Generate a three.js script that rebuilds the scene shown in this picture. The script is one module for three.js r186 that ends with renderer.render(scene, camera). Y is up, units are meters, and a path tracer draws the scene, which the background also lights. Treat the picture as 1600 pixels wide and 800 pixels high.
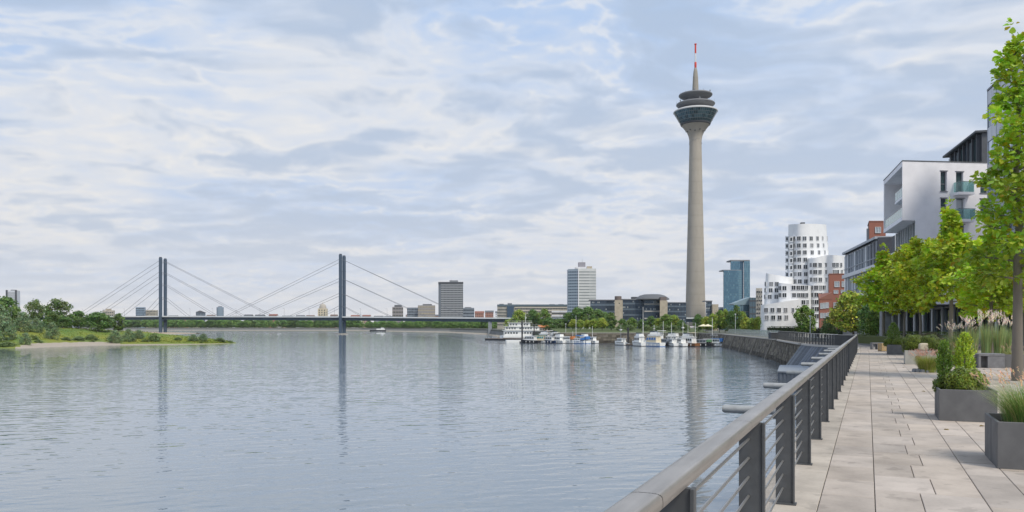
import * as THREE from 'three';
import { mergeGeometries } from 'three/addons/utils/BufferGeometryUtils.js';

// ---------- camera, sky, sun, haze, exposure ----------
const scene = new THREE.Scene();
const EYE = 7, FPX = 1250, VH = 510;                     // eye height over the water (m); focal length and horizon of the 1600 x 800 photograph
const camera = new THREE.PerspectiveCamera(2 * Math.atan(400 / FPX) * 180 / Math.PI, 2, 0.1, 30000);
camera.position.set(0, EYE, 0);
camera.lookAt(0, EYE, -100);
camera.setViewOffset(1600, 800, 0, 400 - VH, 1600, 800);  // level camera with a raised lens
scene.add(camera);
const renderer = new THREE.WebGLRenderer({ antialias: true });
renderer.setSize(1024, 512);
renderer.toneMapping = THREE.LinearToneMapping;
renderer.toneMappingExposure = 1.15;
renderer.shadowMap.enabled = true;

function rngOf(seed) { let a = seed >>> 0; return () => { a = (a + 0x6D2B79F5) | 0; let t = Math.imul(a ^ (a >>> 15), 1 | a); t = (t + Math.imul(t ^ (t >>> 7), 61 | t)) ^ t; return ((t ^ (t >>> 14)) >>> 0) / 4294967296; }; }
const PERM = new Uint8Array(512); { const r = rngOf(77), p = [...Array(256).keys()]; for (let i = 255; i > 0; i--) { const j = Math.floor(r() * (i + 1)); [p[i], p[j]] = [p[j], p[i]]; } for (let i = 0; i < 512; i++) PERM[i] = p[i & 255]; }
const GX = new Float32Array(256), GY = new Float32Array(256); for (let i = 0; i < 256; i++) { GX[i] = Math.cos(i * 2.399963); GY[i] = Math.sin(i * 2.399963); }
function gnoise(x, y, per = 256) {                         // gradient noise, about -0.7..0.7, repeating every `per`
  const xf = Math.floor(x), yf = Math.floor(y), fx = x - xf, fy = y - yf;
  const x0 = ((xf % per) + per) % per, y0 = ((yf % per) + per) % per, x1 = (x0 + 1) % per, y1 = (y0 + 1) % per;
  const u = fx * fx * fx * (fx * (fx * 6 - 15) + 10), v = fy * fy * fy * (fy * (fy * 6 - 15) + 10);
  const g = (X, Y, dx, dy) => { const h = PERM[PERM[X] + Y]; return GX[h] * dx + GY[h] * dy; };
  const a = g(x0, y0, fx, fy), b = g(x1, y0, fx - 1, fy), c = g(x0, y1, fx, fy - 1), d = g(x1, y1, fx - 1, fy - 1);
  return a + u * (b - a) + v * (c - a + u * (a - b - c + d));
}
function fbm(x, y, oct, per = 256) { let s = 0, a = 1; for (let i = 0; i < oct; i++) { s += a * gnoise(x + i * 17.3 * (per === 256), y + i * 9.1 * (per === 256), per === 256 ? 256 : per << i); x *= 2; y *= 2; a *= 0.52; } return s; }
const clamp = (x, a = 0, b = 1) => Math.min(b, Math.max(a, x));
const smooth = (a, b, x) => { const t = clamp((x - a) / (b - a)); return t * t * (3 - 2 * t); };
const lerp = (a, b, t) => a + (b - a) * t;

const SUN = new THREE.Vector3(0.36, 0.78, 0.52).normalize();
{ // broken altocumulus under thin veil cloud, computed per direction
  const W = 4096, Hh = 2048, data = new Float32Array(W * Hh * 4);
  const blue = [0.41, 0.545, 0.77], cream = [0.74, 0.745, 0.75], grey = [0.37, 0.475, 0.64], hor = [0.70, 0.69, 0.685];
  for (let j = 0; j < Hh; j++) {
    const el = ((j + 0.5) / Hh - 0.5) * Math.PI, y = Math.sin(el), cy = Math.cos(el);
    for (let i = 0; i < W; i++) {
      const k = (j * W + i) * 4;
      let r, g, b;
      if (y <= 0) { r = hor[0] * 0.9; g = hor[1] * 0.9; b = hor[2] * 0.9; }
      else {
        const az = ((i + 0.5) / W - 0.5) * 2 * Math.PI, dx = Math.cos(az) * cy, dz = Math.sin(az) * cy;
        const q = 1 / (y + 0.11), px = dx * q, pz = dz * q;
        const wx = fbm(px * 1.1 + 3, pz * 1.1, 4), wz = fbm(px * 1.1 + 40, pz * 1.1 + 8, 4);
        const big = fbm(px * 0.42 + 0.2 * wx + 17.0, pz * 0.6 + 0.2 * wz + 5.6, 4);             // where the sheet is thick
        const mid = fbm(px * 2.7 + 0.6 * wx + 5, pz * 3.5 + 0.6 * wz + 30, 6);                  // the single bars of cloud
        const fine = fbm(px * 7.5 + 1.3 * wx, pz * 9.5 + 1.3 * wz + 60, 5);
        const thin = smooth(-0.4, 0.4, fbm(px * 0.6 + 90, pz * 0.8 + 0.4 * wx + 21, 4));        // veil over the blue
        const d = 0.50 * big + 0.60 * mid + 0.28 * fine + 0.07;
        const body = smooth(-0.13, 0.38, d), edge = Math.exp(-Math.pow((d + 0.06) / 0.075, 2)) * (0.25 + 0.75 * smooth(-0.2, 0.35, wx + fine * 0.8));
        const veil = clamp(0.22 + 0.55 * thin + 0.3 * fine - 0.2 * smooth(0.2, 0.5, y));
        const c = [0, 1, 2].map((n) => {
          let v = lerp(blue[n], cream[n], veil);
          v = lerp(v, grey[n], body * 0.84);
          v = lerp(v, cream[n] * [1.07, 1.055, 1.02][n], edge * 0.44);
          const h = Math.exp(-y / 0.12);
          return lerp(v, hor[n], h * 0.8);
        });
        const s = dx * SUN.x + y * SUN.y + dz * SUN.z, glow = 1 + 0.28 * Math.pow(Math.max(0, s), 6) + 0.05 * s;
        r = c[0] * glow * 1.01; g = c[1] * glow; b = c[2] * glow * 0.995;
      }
      data[k] = r; data[k + 1] = g; data[k + 2] = b; data[k + 3] = 1;
    }
  }
  const sky = new THREE.DataTexture(data, W, Hh, THREE.RGBAFormat, THREE.FloatType);
  sky.mapping = THREE.EquirectangularReflectionMapping; sky.magFilter = THREE.LinearFilter; sky.minFilter = THREE.LinearFilter; sky.needsUpdate = true;
  scene.background = sky; scene.environment = sky;
  scene.backgroundIntensity = 1; scene.environmentIntensity = 1;
}
const sun = new THREE.DirectionalLight(new THREE.Color(1.0, 0.93, 0.80), 2.4);
sun.position.copy(SUN).multiplyScalar(600); sun.castShadow = true; sun.shadow.radius = 24;
Object.assign(sun.shadow.camera, { left: -300, right: 300, top: 300, bottom: -300, near: 1, far: 1500 });
scene.add(sun, sun.target);
scene.fog = new THREE.FogExp2(new THREE.Color(0.80, 0.86, 0.95), 0.000035);

// ---------- helpers ----------
const X = (u, D) => (u - 800) * D / FPX, Y = (v, D) => EYE - (v - VH) * D / FPX;   // from a pixel of the photograph and a distance to metres
const P = (u, v, D) => new THREE.Vector3(X(u, D), Y(v, D), -D);
const V3 = (x, y, z) => new THREE.Vector3(x, y, z);
const used = {};
function numbered(name) { const n = used[name] = (used[name] || 0) + 1; return n === 1 ? name : `${name}_${String(n - 1).padStart(3, '0')}`; }
function tag(o, label, category, group) { o.userData = { ...o.userData, label, category }; if (group) o.userData.group = group; else delete o.userData.group; return o; }
function thing(name, label, category, pos = [0, 0, 0], yaw = 0, group) {
  const o = new THREE.Group(); o.name = numbered(name); scene.add(o); o.position.set(...pos); o.rotation.y = yaw;
  return tag(o, label, category, group);
}
function mesh(name, geo, mat, parent) { const m = new THREE.Mesh(geo, mat); m.name = parent ? name : numbered(name); m.castShadow = m.receiveShadow = true; (parent || scene).add(m); return m; }
const part = (name, geo, mat, parent) => mesh(name, geo, mat, parent);
const stuff = (m) => { m.userData.kind = 'stuff'; return m; };
function struct(name, geo, mat) { const m = mesh(name, geo, mat); m.userData.kind = 'structure'; return m; }
function copyOf(o, label, pos, yaw, scale) {
  const c = o.clone(); c.name = numbered(o.name.replace(/_\d{3}$/, '')); scene.add(c);
  c.userData = { ...o.userData, label }; if (pos) c.position.set(...pos); if (yaw !== undefined) c.rotation.y = yaw; if (scale) c.scale.set(...scale);
  return c;
}
class MB {                                                  // collects faces, with uv in metres and optional vertex colours
  constructor() { this.p = []; this.n = []; this.t = []; this.c = []; this.i = []; this.col = [1, 1, 1]; this.xf = null; }
  v(p, n, u, w) { const x = this.xf; if (x) { p = p.clone().applyMatrix4(x); n = n.clone().transformDirection(x); } this.p.push(p.x, p.y, p.z); this.n.push(n.x, n.y, n.z); this.t.push(u, w); this.c.push(...this.col); return this.p.length / 3 - 1; }
  quad(a, b, c, d, uv) {
    const e1 = b.clone().sub(a), e2 = d.clone().sub(a), n = e1.clone().cross(c.clone().sub(a)).normalize();
    if (!(n.lengthSq() > 0.5)) n.copy(e1.clone().cross(e2).normalize());
    const l1 = e1.length(), l2 = e2.length(), q = uv || [0, 0, l1, 0, l1, l2, 0, l2];
    const i = this.v(a, n, q[0], q[1]); this.v(b, n, q[2], q[3]); this.v(c, n, q[4], q[5]); this.v(d, n, q[6], q[7]);
    this.i.push(i, i + 1, i + 2, i, i + 2, i + 3); return this;
  }
  tri(a, b, c) { const n = b.clone().sub(a).cross(c.clone().sub(a)).normalize(); const i = this.v(a, n, a.x, a.y); this.v(b, n, b.x, b.y); this.v(c, n, c.x, c.y); this.i.push(i, i + 1, i + 2); return this; }
  box(x0, x1, y0, y1, z0, z1, o = {}) {
    const q = (x, y, z) => V3(x, y, z), off = o.off ?? 0, f = (a, b, c, d, s, t, w, h) => this.quad(a, b, c, d, [s + off, t, s + w + off, t, s + w + off, t + h, s + off, t + h]);
    const w = x1 - x0, h = y1 - y0, d = z1 - z0;
    f(q(x0, y0, z1), q(x1, y0, z1), q(x1, y1, z1), q(x0, y1, z1), x0, y0, w, h);
    f(q(x1, y0, z0), q(x0, y0, z0), q(x0, y1, z0), q(x1, y1, z0), -x1, y0, w, h);
    f(q(x1, y0, z1), q(x1, y0, z0), q(x1, y1, z0), q(x1, y1, z1), -z1, y0, d, h);
    f(q(x0, y0, z0), q(x0, y0, z1), q(x0, y1, z1), q(x0, y1, z0), z0, y0, d, h);
    f(q(x0, y1, z1), q(x1, y1, z1), q(x1, y1, z0), q(x0, y1, z0), x0, -z1, w, d);
    if (!o.open) f(q(x0, y0, z0), q(x1, y0, z0), q(x1, y0, z1), q(x0, y0, z1), x0, z0, w, d);
    return this;
  }
  bevel(x0, x1, y0, y1, z0, z1, b) {                          // box whose upright and top edges are chamfered
    const ring = (i, y) => [V3(x0 + i + b, y, z1 - i), V3(x1 - i - b, y, z1 - i), V3(x1 - i, y, z1 - i - b), V3(x1 - i, y, z0 + i + b), V3(x1 - i - b, y, z0 + i), V3(x0 + i + b, y, z0 + i), V3(x0 + i, y, z0 + i + b), V3(x0 + i, y, z1 - i - b)];
    const a = ring(0, y0), c = ring(0, y1 - b), d = ring(b, y1);
    for (let k = 0; k < 8; k++) { const m = (k + 1) % 8; this.quad(a[k], a[m], c[m], c[k]); this.quad(c[k], c[m], d[m], d[k]); }
    this.quad(d[0], d[1], d[2], d[3]); this.quad(d[0], d[3], d[4], d[7]); this.quad(d[4], d[5], d[6], d[7]); return this;
  }
  tube(a, b, r0, r1 = r0, seg = 8, caps = true) {
    const ax = b.clone().sub(a), L = ax.length(); ax.normalize();
    const s = Math.abs(ax.y) < 0.9 ? V3(0, 1, 0).cross(ax).normalize() : V3(1, 0, 0).cross(ax).normalize(), t = ax.clone().cross(s), ids = [];
    for (let k = 0; k <= seg; k++) { const an = k / seg * 2 * Math.PI, n = s.clone().multiplyScalar(Math.cos(an)).addScaledVector(t, Math.sin(an)); const w = k / seg * 2 * Math.PI * Math.max(r0, r1); ids.push([this.v(a.clone().addScaledVector(n, r0), n, w, 0), this.v(b.clone().addScaledVector(n, r1), n, w, L)]); }
    for (let k = 0; k < seg; k++) { const [p, q] = ids[k], [m, o] = ids[k + 1]; this.i.push(p, m, o, p, o, q); }
    if (caps) for (const [c, r, n] of [[a, r0, ax.clone().negate()], [b, r1, ax]]) { if (r < 1e-4) continue; const o = this.v(c, n, 0, 0), rim = []; for (let k = 0; k < seg; k++) { const an = k / seg * 2 * Math.PI; rim.push(this.v(c.clone().addScaledVector(s, Math.cos(an) * r).addScaledVector(t, Math.sin(an) * r), n, Math.cos(an) * r, Math.sin(an) * r)); } for (let k = 0; k < seg; k++) { const m = (k + 1) % seg; n === ax ? this.i.push(o, rim[k], rim[m]) : this.i.push(o, rim[m], rim[k]); } }
    return this;
  }
  prism(pts, y0, y1) {                                       // upright block on a footprint given as [x, z], seen from above anticlockwise or not
    let A = 0; for (let k = 0; k < pts.length; k++) { const [a, b] = pts[k], [c, d] = pts[(k + 1) % pts.length]; A += a * d - c * b; }
    const q = A > 0 ? [...pts].reverse() : pts, yt = (k) => typeof y1 === 'function' ? y1(...q[k]) : y1;
    let run = 0;
    for (let k = 0; k < q.length; k++) { const m = (k + 1) % q.length, [a, b] = q[k], [c, d] = q[m], w = Math.hypot(c - a, d - b); this.quad(V3(a, y0, b), V3(c, y0, d), V3(c, yt(m), d), V3(a, yt(k), b), [run, y0, run + w, y0, run + w, yt(m), run, yt(k)]); run += w; }
    for (const f of THREE.ShapeUtils.triangulateShape(q.map(([a, b]) => new THREE.Vector2(a, -b)), [])) { const [a, b, c] = f.map((k) => V3(q[k][0], yt(k), q[k][1])); const n = b.clone().sub(a).cross(c.clone().sub(a)); n.y > 0 ? this.tri(a, b, c) : this.tri(a, c, b); }
    return this;
  }
  geo(colors = false) {
    const g = new THREE.BufferGeometry();
    g.setAttribute('position', new THREE.Float32BufferAttribute(this.p, 3)); g.setAttribute('normal', new THREE.Float32BufferAttribute(this.n, 3)); g.setAttribute('uv', new THREE.Float32BufferAttribute(this.t, 2));
    if (colors) g.setAttribute('color', new THREE.Float32BufferAttribute(this.c, 3));
    g.setIndex(this.i); return g;
  }
}
// box part with its own size, centred at the middle of its base; boxes of one size share a geometry
const boxCache = {};
function boxGeo(w, h, d) { const k = [w, h, d].map((x) => x.toFixed(3)).join(); return boxCache[k] ||= new MB().box(-w / 2, w / 2, -h / 2, h / 2, -d / 2, d / 2).geo(); }
function boxPart(name, mat, parent, cx, cy, cz, w, h, d, yaw = 0) { const m = part(name, boxGeo(w, h, d), mat, parent); m.position.set(cx, cy, cz); m.rotation.y = yaw; return m; }

// textures: tileable noise as grey factors
function noiseTex(size, per, oct, lo, hi, extra) {
  const d = new Uint8Array(size * size * 4);
  for (let j = 0; j < size; j++) for (let i = 0; i < size; i++) {
    let v = 0.5 + 0.62 * fbm(i / size * per, j / size * per, oct, per);
    if (extra) v = extra(v, i / size, j / size, i, j);
    const b = clamp(lerp(lo, hi, v)) * 255, k = (j * size + i) * 4; d[k] = d[k + 1] = d[k + 2] = b; d[k + 3] = 255;
  }
  const t = new THREE.DataTexture(d, size, size, THREE.RGBAFormat); t.wrapS = t.wrapT = THREE.RepeatWrapping; t.magFilter = THREE.LinearFilter; t.needsUpdate = true; return t;
}
const every = (t, mx, my = mx) => { const c = t.clone(); c.repeat.set(1 / mx, 1 / my); c.needsUpdate = true; return c; };
const spk = rngOf(5);
const TX = {
  cloudy: noiseTex(512, 5, 6, 0.72, 1.08),
  speckle: noiseTex(512, 40, 3, 0.66, 1.12, (v) => v + (spk() - 0.5) * 0.35),
  soft: noiseTex(512, 4, 6, 0.9, 1.04),
  streak: noiseTex(512, 6, 5, 0.55, 1.1, (v, x, y) => 0.55 * v + 0.45 * (0.5 + 0.7 * fbm(x * 32, y * 3 + 3, 3, 32))),
  fine: noiseTex(512, 64, 2, 0, 1),
};
const std = (rgb, rough = 0.8, o = {}) => { const { ...rest } = o; return new THREE.MeshStandardMaterial({ color: new THREE.Color().setRGB(...rgb), roughness: rough, ...rest }); };
const phys = (rgb, rough, o) => new THREE.MeshPhysicalMaterial({ color: new THREE.Color().setRGB(...rgb), roughness: rough, ...o });
const leafMat = (rgb, o = {}) => phys(rgb, 0.75, { transmission: 0.42, thickness: 0, ior: 1.25, vertexColors: true, side: THREE.DoubleSide, ...o });
const M = {
  concrete: std([0.36, 0.34, 0.31], 0.85, { map: every(TX.streak, 14, 30) }),
  paleConcrete: std([0.42, 0.39, 0.34], 0.85, { map: every(TX.cloudy, 9) }),
  white: std([0.72, 0.72, 0.74], 0.6, { map: every(TX.soft, 17) }),
  whitePaint: std([0.78, 0.78, 0.77], 0.35),
  glassDark: std([0.035, 0.05, 0.065], 0.08, { metalness: 0.0 }),
  glassBlue: std([0.10, 0.19, 0.26], 0.1, { metalness: 0.45 }),
  glassTeal: std([0.08, 0.15, 0.19], 0.12, { metalness: 0.35 }),
  steel: std([0.40, 0.39, 0.38], 0.38, { metalness: 0.75 }),
  darkSteel: std([0.095, 0.10, 0.106], 0.5, { metalness: 0.2, map: every(TX.cloudy, 0.7) }),
  darkGrey: std([0.07, 0.075, 0.085], 0.7),
  midGrey: std([0.2, 0.21, 0.23], 0.7),
  frameWhite: std([0.66, 0.67, 0.68], 0.5),
  pylon: std([0.06, 0.09, 0.13], 0.6),
  brick: std([0.31, 0.125, 0.09], 0.85, { map: every(TX.speckle, 5) }),
  beige: std([0.46, 0.40, 0.31], 0.85, { map: every(TX.cloudy, 11) }),
  wood: std([0.20, 0.13, 0.08], 0.7),
  bark: std([0.21, 0.185, 0.155], 0.95, { map: every(TX.speckle, 0.5, 0.9), bumpMap: every(TX.speckle, 0.35, 0.6), bumpScale: 0.012 }),
  soil: std([0.05, 0.038, 0.028], 1),
  planter: std([0.14, 0.14, 0.143], 0.75, { map: every(TX.cloudy, 1.3) }),
  leaf: leafMat([1.5, 1.5, 1.5]), leafFar: leafMat([1, 1, 1], { transmission: 0.25 }),
};
// ---------- water ----------
function waveField(size, tile, n, lMin, lMax, seed, spread) {        // sum of travelling waves that fit the tile; returns heights (m, unscaled) and slopes
  const r = rngOf(seed), waves = [];
  for (let k = 0; k < n; k++) {
    const L = lMin * Math.pow(lMax / lMin, r()), dir = Math.PI * 0.5 + 0.25 + (r() + r() + r() - 1.5) * spread, kx = Math.round(tile / L * Math.cos(dir)), ky = Math.round(tile / L * Math.sin(dir)) || 1;
    const kk = Math.hypot(kx, ky) / tile * 2 * Math.PI; waves.push([kx, ky, r() * 6.28, 1 / Math.pow(kk, 1.1)]);
  }
  const h = new Float32Array(size * size), sx = new Float32Array(size * size), sy = new Float32Array(size * size);
  for (const [kx, ky, ph, a] of waves) for (let j = 0; j < size; j++) for (let i = 0; i < size; i++) {
    const p = (kx * i + ky * j) / size * 2 * Math.PI + ph, s = Math.sin(p), c = Math.cos(p), k = j * size + i;
    h[k] += a * (s + 0.25 * Math.cos(2 * p)); const g = a * (c - 0.5 * Math.sin(2 * p)) * 2 * Math.PI / tile; sx[k] += g * kx; sy[k] += g * ky;
  }
  let q = 0; for (let k = 0; k < h.length; k++) q += sx[k] ** 2 + sy[k] ** 2; q = Math.sqrt(q / h.length);
  return { h, sx, sy, rms: q, size };
}
{
  const f = waveField(1024, 27, 60, 0.28, 2.4, 21, 0.8), d = new Uint8Array(1024 * 1024 * 4);
  let lo = 1e9, hi = -1e9; for (const v of f.h) { lo = Math.min(lo, v); hi = Math.max(hi, v); }
  for (let k = 0; k < f.h.length; k++) { d[k * 4] = d[k * 4 + 1] = d[k * 4 + 2] = (f.h[k] - lo) / (hi - lo) * 255; d[k * 4 + 3] = 255; }
  const bump = new THREE.DataTexture(d, 1024, 1024, THREE.RGBAFormat); bump.wrapS = bump.wrapT = THREE.RepeatWrapping; bump.magFilter = THREE.LinearFilter; bump.needsUpdate = true; bump.repeat.set(1 / 31, 1 / 31);
  const w = waveField(1024, 211, 46, 2.5, 26, 4, 0.6), rp = waveField(1024, 211, 40, 0.9, 3.2, 9, 0.8), e = new Uint8Array(1024 * 1024 * 4), sc = 0.004 / w.rms, sr = 0.009 / rp.rms;
  for (let j = 0; j < 1024; j++) for (let i = 0; i < 1024; i++) { const k = j * 1024 + i, gust = smooth(-0.05, 0.4, fbm(i / 1024 * 3, j / 1024 * 9, 4, 3) * 0.7 + 0.3 * fbm(i / 1024 * 9, j / 1024 * 20, 3, 9)); w.sx[k] += rp.sx[k] * gust * sr / sc; w.sy[k] += rp.sy[k] * gust * sr / sc; }
  for (let k = 0; k < w.h.length; k++) { const nx = -w.sx[k] * sc, ny = -w.sy[k] * sc, l = 1 / Math.hypot(nx, ny, 1); e[k * 4] = (nx * l * 0.5 / 0.25 + 0.5) * 255; e[k * 4 + 1] = (ny * l * 0.5 / 0.25 + 0.5) * 255; e[k * 4 + 2] = 255; e[k * 4 + 3] = 255; }
  const nrm = new THREE.DataTexture(e, 1024, 1024, THREE.RGBAFormat); nrm.wrapS = nrm.wrapT = THREE.RepeatWrapping; nrm.magFilter = THREE.LinearFilter; nrm.needsUpdate = true; nrm.repeat.set(1 / 211, 1 / 211);
  const rough = noiseTex(512, 3, 5, 0.0, 1.0, (v, x, y) => smooth(0.3, 0.75, 0.5 + 0.5 * fbm(x * 3, y * 9, 5, 3) + 0.1 * (v - 0.5)));
  const mat = phys([0.175, 0.215, 0.255], 0.035, { ior: 1.45, bumpMap: bump, bumpScale: 0.034 * (hi - lo) / f.rms, normalMap: nrm, normalScale: new THREE.Vector2(0.25, 0.25), roughnessMap: every(rough, 420, 260) });
  const g = new MB(); g.quad(V3(-2200, 0, 40), V3(400, 0, 40), V3(400, 0, -1700), V3(-2200, 0, -1700), [0, 0, 2600, 0, 2600, 1740, 0, 1740]);
  struct('water', g.geo(), mat);
}

// ---------- land of the right bank ----------
const GY0 = 4.25;                                          // level of the harbour quay
const DECK = 5.4;                                          // level of the promenade
const bendAt = [[40, 0], [55, 0], [80, -0.5], [102, -2.7], [115, -5], [129, -8.2], [145, -11.5], [167, -15.7], [190, -20]];
const bend = (s) => { if (s <= 55) return 0; let i = 1; while (i < 7 && s > bendAt[i + 1][0]) i++; const [x0, y0] = bendAt[i], [x1, y1] = bendAt[i + 1], h = x1 - x0, t = Math.min(1.5, (s - x0) / h), q = (k) => k + 1 < bendAt.length ? (bendAt[k + 1][1] - bendAt[k - 1][1]) / (bendAt[k + 1][0] - bendAt[k - 1][0]) * h : y1 - y0, m0 = q(i), m1 = q(i + 1); return (2 * t ** 3 - 3 * t * t + 1) * y0 + (t ** 3 - 2 * t * t + t) * m0 + (3 * t * t - 2 * t ** 3) * y1 + (t ** 3 - t * t) * m1; };
const deckY = (s) => DECK - 1.0 * smooth(58, 128, s);
const W = (s, t, y = 0) => { const q = t + bend(s); return V3(0.4064 * s + 0.9137 * q, deckY(s) + y, -(0.9137 * s - 0.4064 * q)); };
const shore = [[56.4, 160], [77.6, 290], [80.5, 336], [18.2, 337], [15, 400], [2, 470], [-12, 600], [-22, 720], [-75, 960], [-250, 1330], [-560, 1400], [-1200, 1440], [-2200, 1480], [-2200, 2600], [2000, 2600], [2000, 500], [500, -40], [12, -40], [12, 6]];
{
  const pre = []; for (let s = 14; s <= 160; s += 4) { const p = W(s, s > 124 ? 3 : 1.5); pre.push([p.x, -p.z]); }
  const pts = [...pre, ...shore];
  const earth = std([0.11, 0.115, 0.085], 0.95, { map: every(TX.cloudy, 60) });
  struct('ground', new MB().prism(pts.map(([x, D]) => [x, -D]), -2, GY0).geo(), earth);
}
const grassMat = std([0.085, 0.115, 0.03], 0.95, { map: every(TX.speckle, 9) });
{ // grass strip on the marina quay
  const g = new MB().prism([[20, -341], [77, -341], [84, -341], [98, -420], [20, -420]], 4.25, (x, z) => 4.3 + 1.6 * smooth(341, 372, -z));
  struct('grass_verge', g.geo(), grassMat);
}
{ // sloping bank of the far river side, with a strip of foreshore
  const pts = [[2, 470], [-12, 600], [-22, 720], [-75, 960], [-250, 1330], [-560, 1400], [-1200, 1440], [-2200, 1480]];
  const b = new MB(), s = new MB();
  for (let k = 0; k < pts.length - 1; k++) {
    const q = pts.slice(k, k + 2).map(([x, D]) => { const n = V3(x, 0, -D), l = Math.hypot(x, D), f = (l - 14) / l, h = (l - 46) / l, e = (l + 6) / l; return [V3(x * h, -0.2, -D * h), V3(x * f, 0.9, -D * f), V3(x * e, 4.6, -D * e)]; });
    s.quad(q[1][0], q[0][0], q[0][1], q[1][1]); b.quad(q[1][1], q[0][1], q[0][2], q[1][2]);
  }
  struct('foreshore', s.geo(), std([0.34, 0.30, 0.24], 0.95, { map: every(TX.cloudy, 40) }));
  const em = mesh('stone_embankment', b.geo(), std([0.17, 0.17, 0.16], 0.95, { map: every(TX.cloudy, 30) }));
  tag(em, 'grey stone embankment along the far river bank beneath the bridge', 'embankment');
}

// ---------- promenade: joint bed, 300 nearest slabs one by one, the others joined ----------
{
  const bed = new MB();
  for (let s = -6; s < 150; s += 2) { const T = [s > 124 ? -0.6 : -0.98, 46], a = W(s, T[0], -0.02), b = W(s, T[1], -0.02), c = W(s + 2, T[1], -0.02), d = W(s + 2, T[0], -0.02); bed.quad(a, b, c, d); const dn = (p) => V3(p.x, -1, p.z); bed.quad(dn(a), a, d, dn(d)); }
  const prom = struct('promenade', bed.geo(), std([0.085, 0.078, 0.07], 0.95));
  const r = rngOf(12), slabs = [];
  const strips = [[-0.99, -0.405], [-0.405, 0.06], [0.06, 0.985], [0.985, 1.355]]; for (let t = 1.355; t < 44; t += 0.475) strips.push([t, t + 0.475]);
  strips.forEach(([t0, t1], k) => {
    const L = k === 0 ? 1.15 : 0.86, ph = (k === 0 ? 0.2 : (k % 2) * 0.43 + r() * 0.06);
    for (let i = -4; ; i++) {
      const s0 = i * L + ph + (k ? (r() - 0.5) * 0.05 : 0), s1 = s0 + L; if (s0 > 140) break; if (s0 < -2) { r(); r(); continue; }
      const p = W((s0 + s1) / 2, (t0 + t1) / 2), D = -p.z, u = 800 + 1250 * p.x / D; if (D < 0.5 || (D > 7 && u > 2000) || t0 > 14 && D < 7) { r(); r(); continue; }
      if (k === 3 && r() < 0.0) continue;
      if (k === 2) { const m = (i & 1 ? 0.44 : 0.60) + 0.05 * (r() - 0.5), q = { s0, s1, k, D, lift: (r() - 0.5) * 0.003, big: D > 6.6 }, tn = () => (0.80 + 0.2 * r()) * (0.97 + 0.16 * fbm(s0 * 0.22, t0 * 0.5, 3)); slabs.push({ ...q, t0, t1: m, tone: tn(), warm: r() }, { ...q, t0: m, t1, tone: tn(), warm: r() }); continue; }
      slabs.push({ s0, s1, t0, t1, k, D, tone: (0.80 + 0.2 * r()) * (0.97 + 0.16 * fbm(s0 * 0.22, t0 * 0.5, 3)), warm: r(), lift: (r() - 0.5) * 0.003, big: u < 1605 && D > 6.6 });
    }
  });
  const slabGeo = (b, q) => {
    const g = 0.0036, { s0, s1, t0, t1 } = q, c = 0.004, T0 = t0 + g, T1 = t1 - g, S0 = s0 + 0.0035, S1 = s1 - 0.0035, h = q.lift;
    const lo = [W(S0, T0, -0.03), W(S0, T1, -0.03), W(S1, T1, -0.03), W(S1, T0, -0.03)], hi = [W(S0, T0, h - c), W(S0, T1, h - c), W(S1, T1, h - c), W(S1, T0, h - c)], top = [W(S0 + c, T0 + c, h), W(S0 + c, T1 - c, h), W(S1 - c, T1 - c, h), W(S1 - c, T0 + c, h)];
    const e = q.k === 0 ? [1.12, 1.02, 0.90] : [1.06 + 0.03 * q.warm, 0.955, 0.87 - 0.04 * q.warm]; b.col = e.map((x) => x * q.tone);
    for (let m = 0; m < 4; m++) { const n = (m + 1) % 4; b.quad(lo[m], lo[n], hi[n], hi[m]); b.quad(hi[m], hi[n], top[n], top[m]); }
    b.quad(...top, [t0, s0, t1, s0, t1, s1, t0, s1]);
  };
  const stone = std([0.50, 0.485, 0.47], 0.82, { vertexColors: true, map: every(noiseTex(1024, 7, 6, 0.66, 1.12, (v, x, y) => v * 0.8 + 0.2 * (0.5 + 0.6 * fbm(x * 90, y * 90, 2, 90)) - 0.35 * smooth(0.28, 0.45, fbm(x * 11, y * 11, 4, 11))), 3.7), bumpMap: every(TX.fine, 0.8), bumpScale: 0.0015 });
  slabs.sort((a, b) => (b.big - a.big) || (a.D - b.D));
  const rest = new MB();
  slabs.forEach((q, i) => { if (i < 290) { const b = new MB(); slabGeo(b, q); part('paving_slab', b.geo(true), stone, prom); } else slabGeo(rest, q); });
  stuff(part('paving', rest.geo(true), stone, prom));
}
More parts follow.
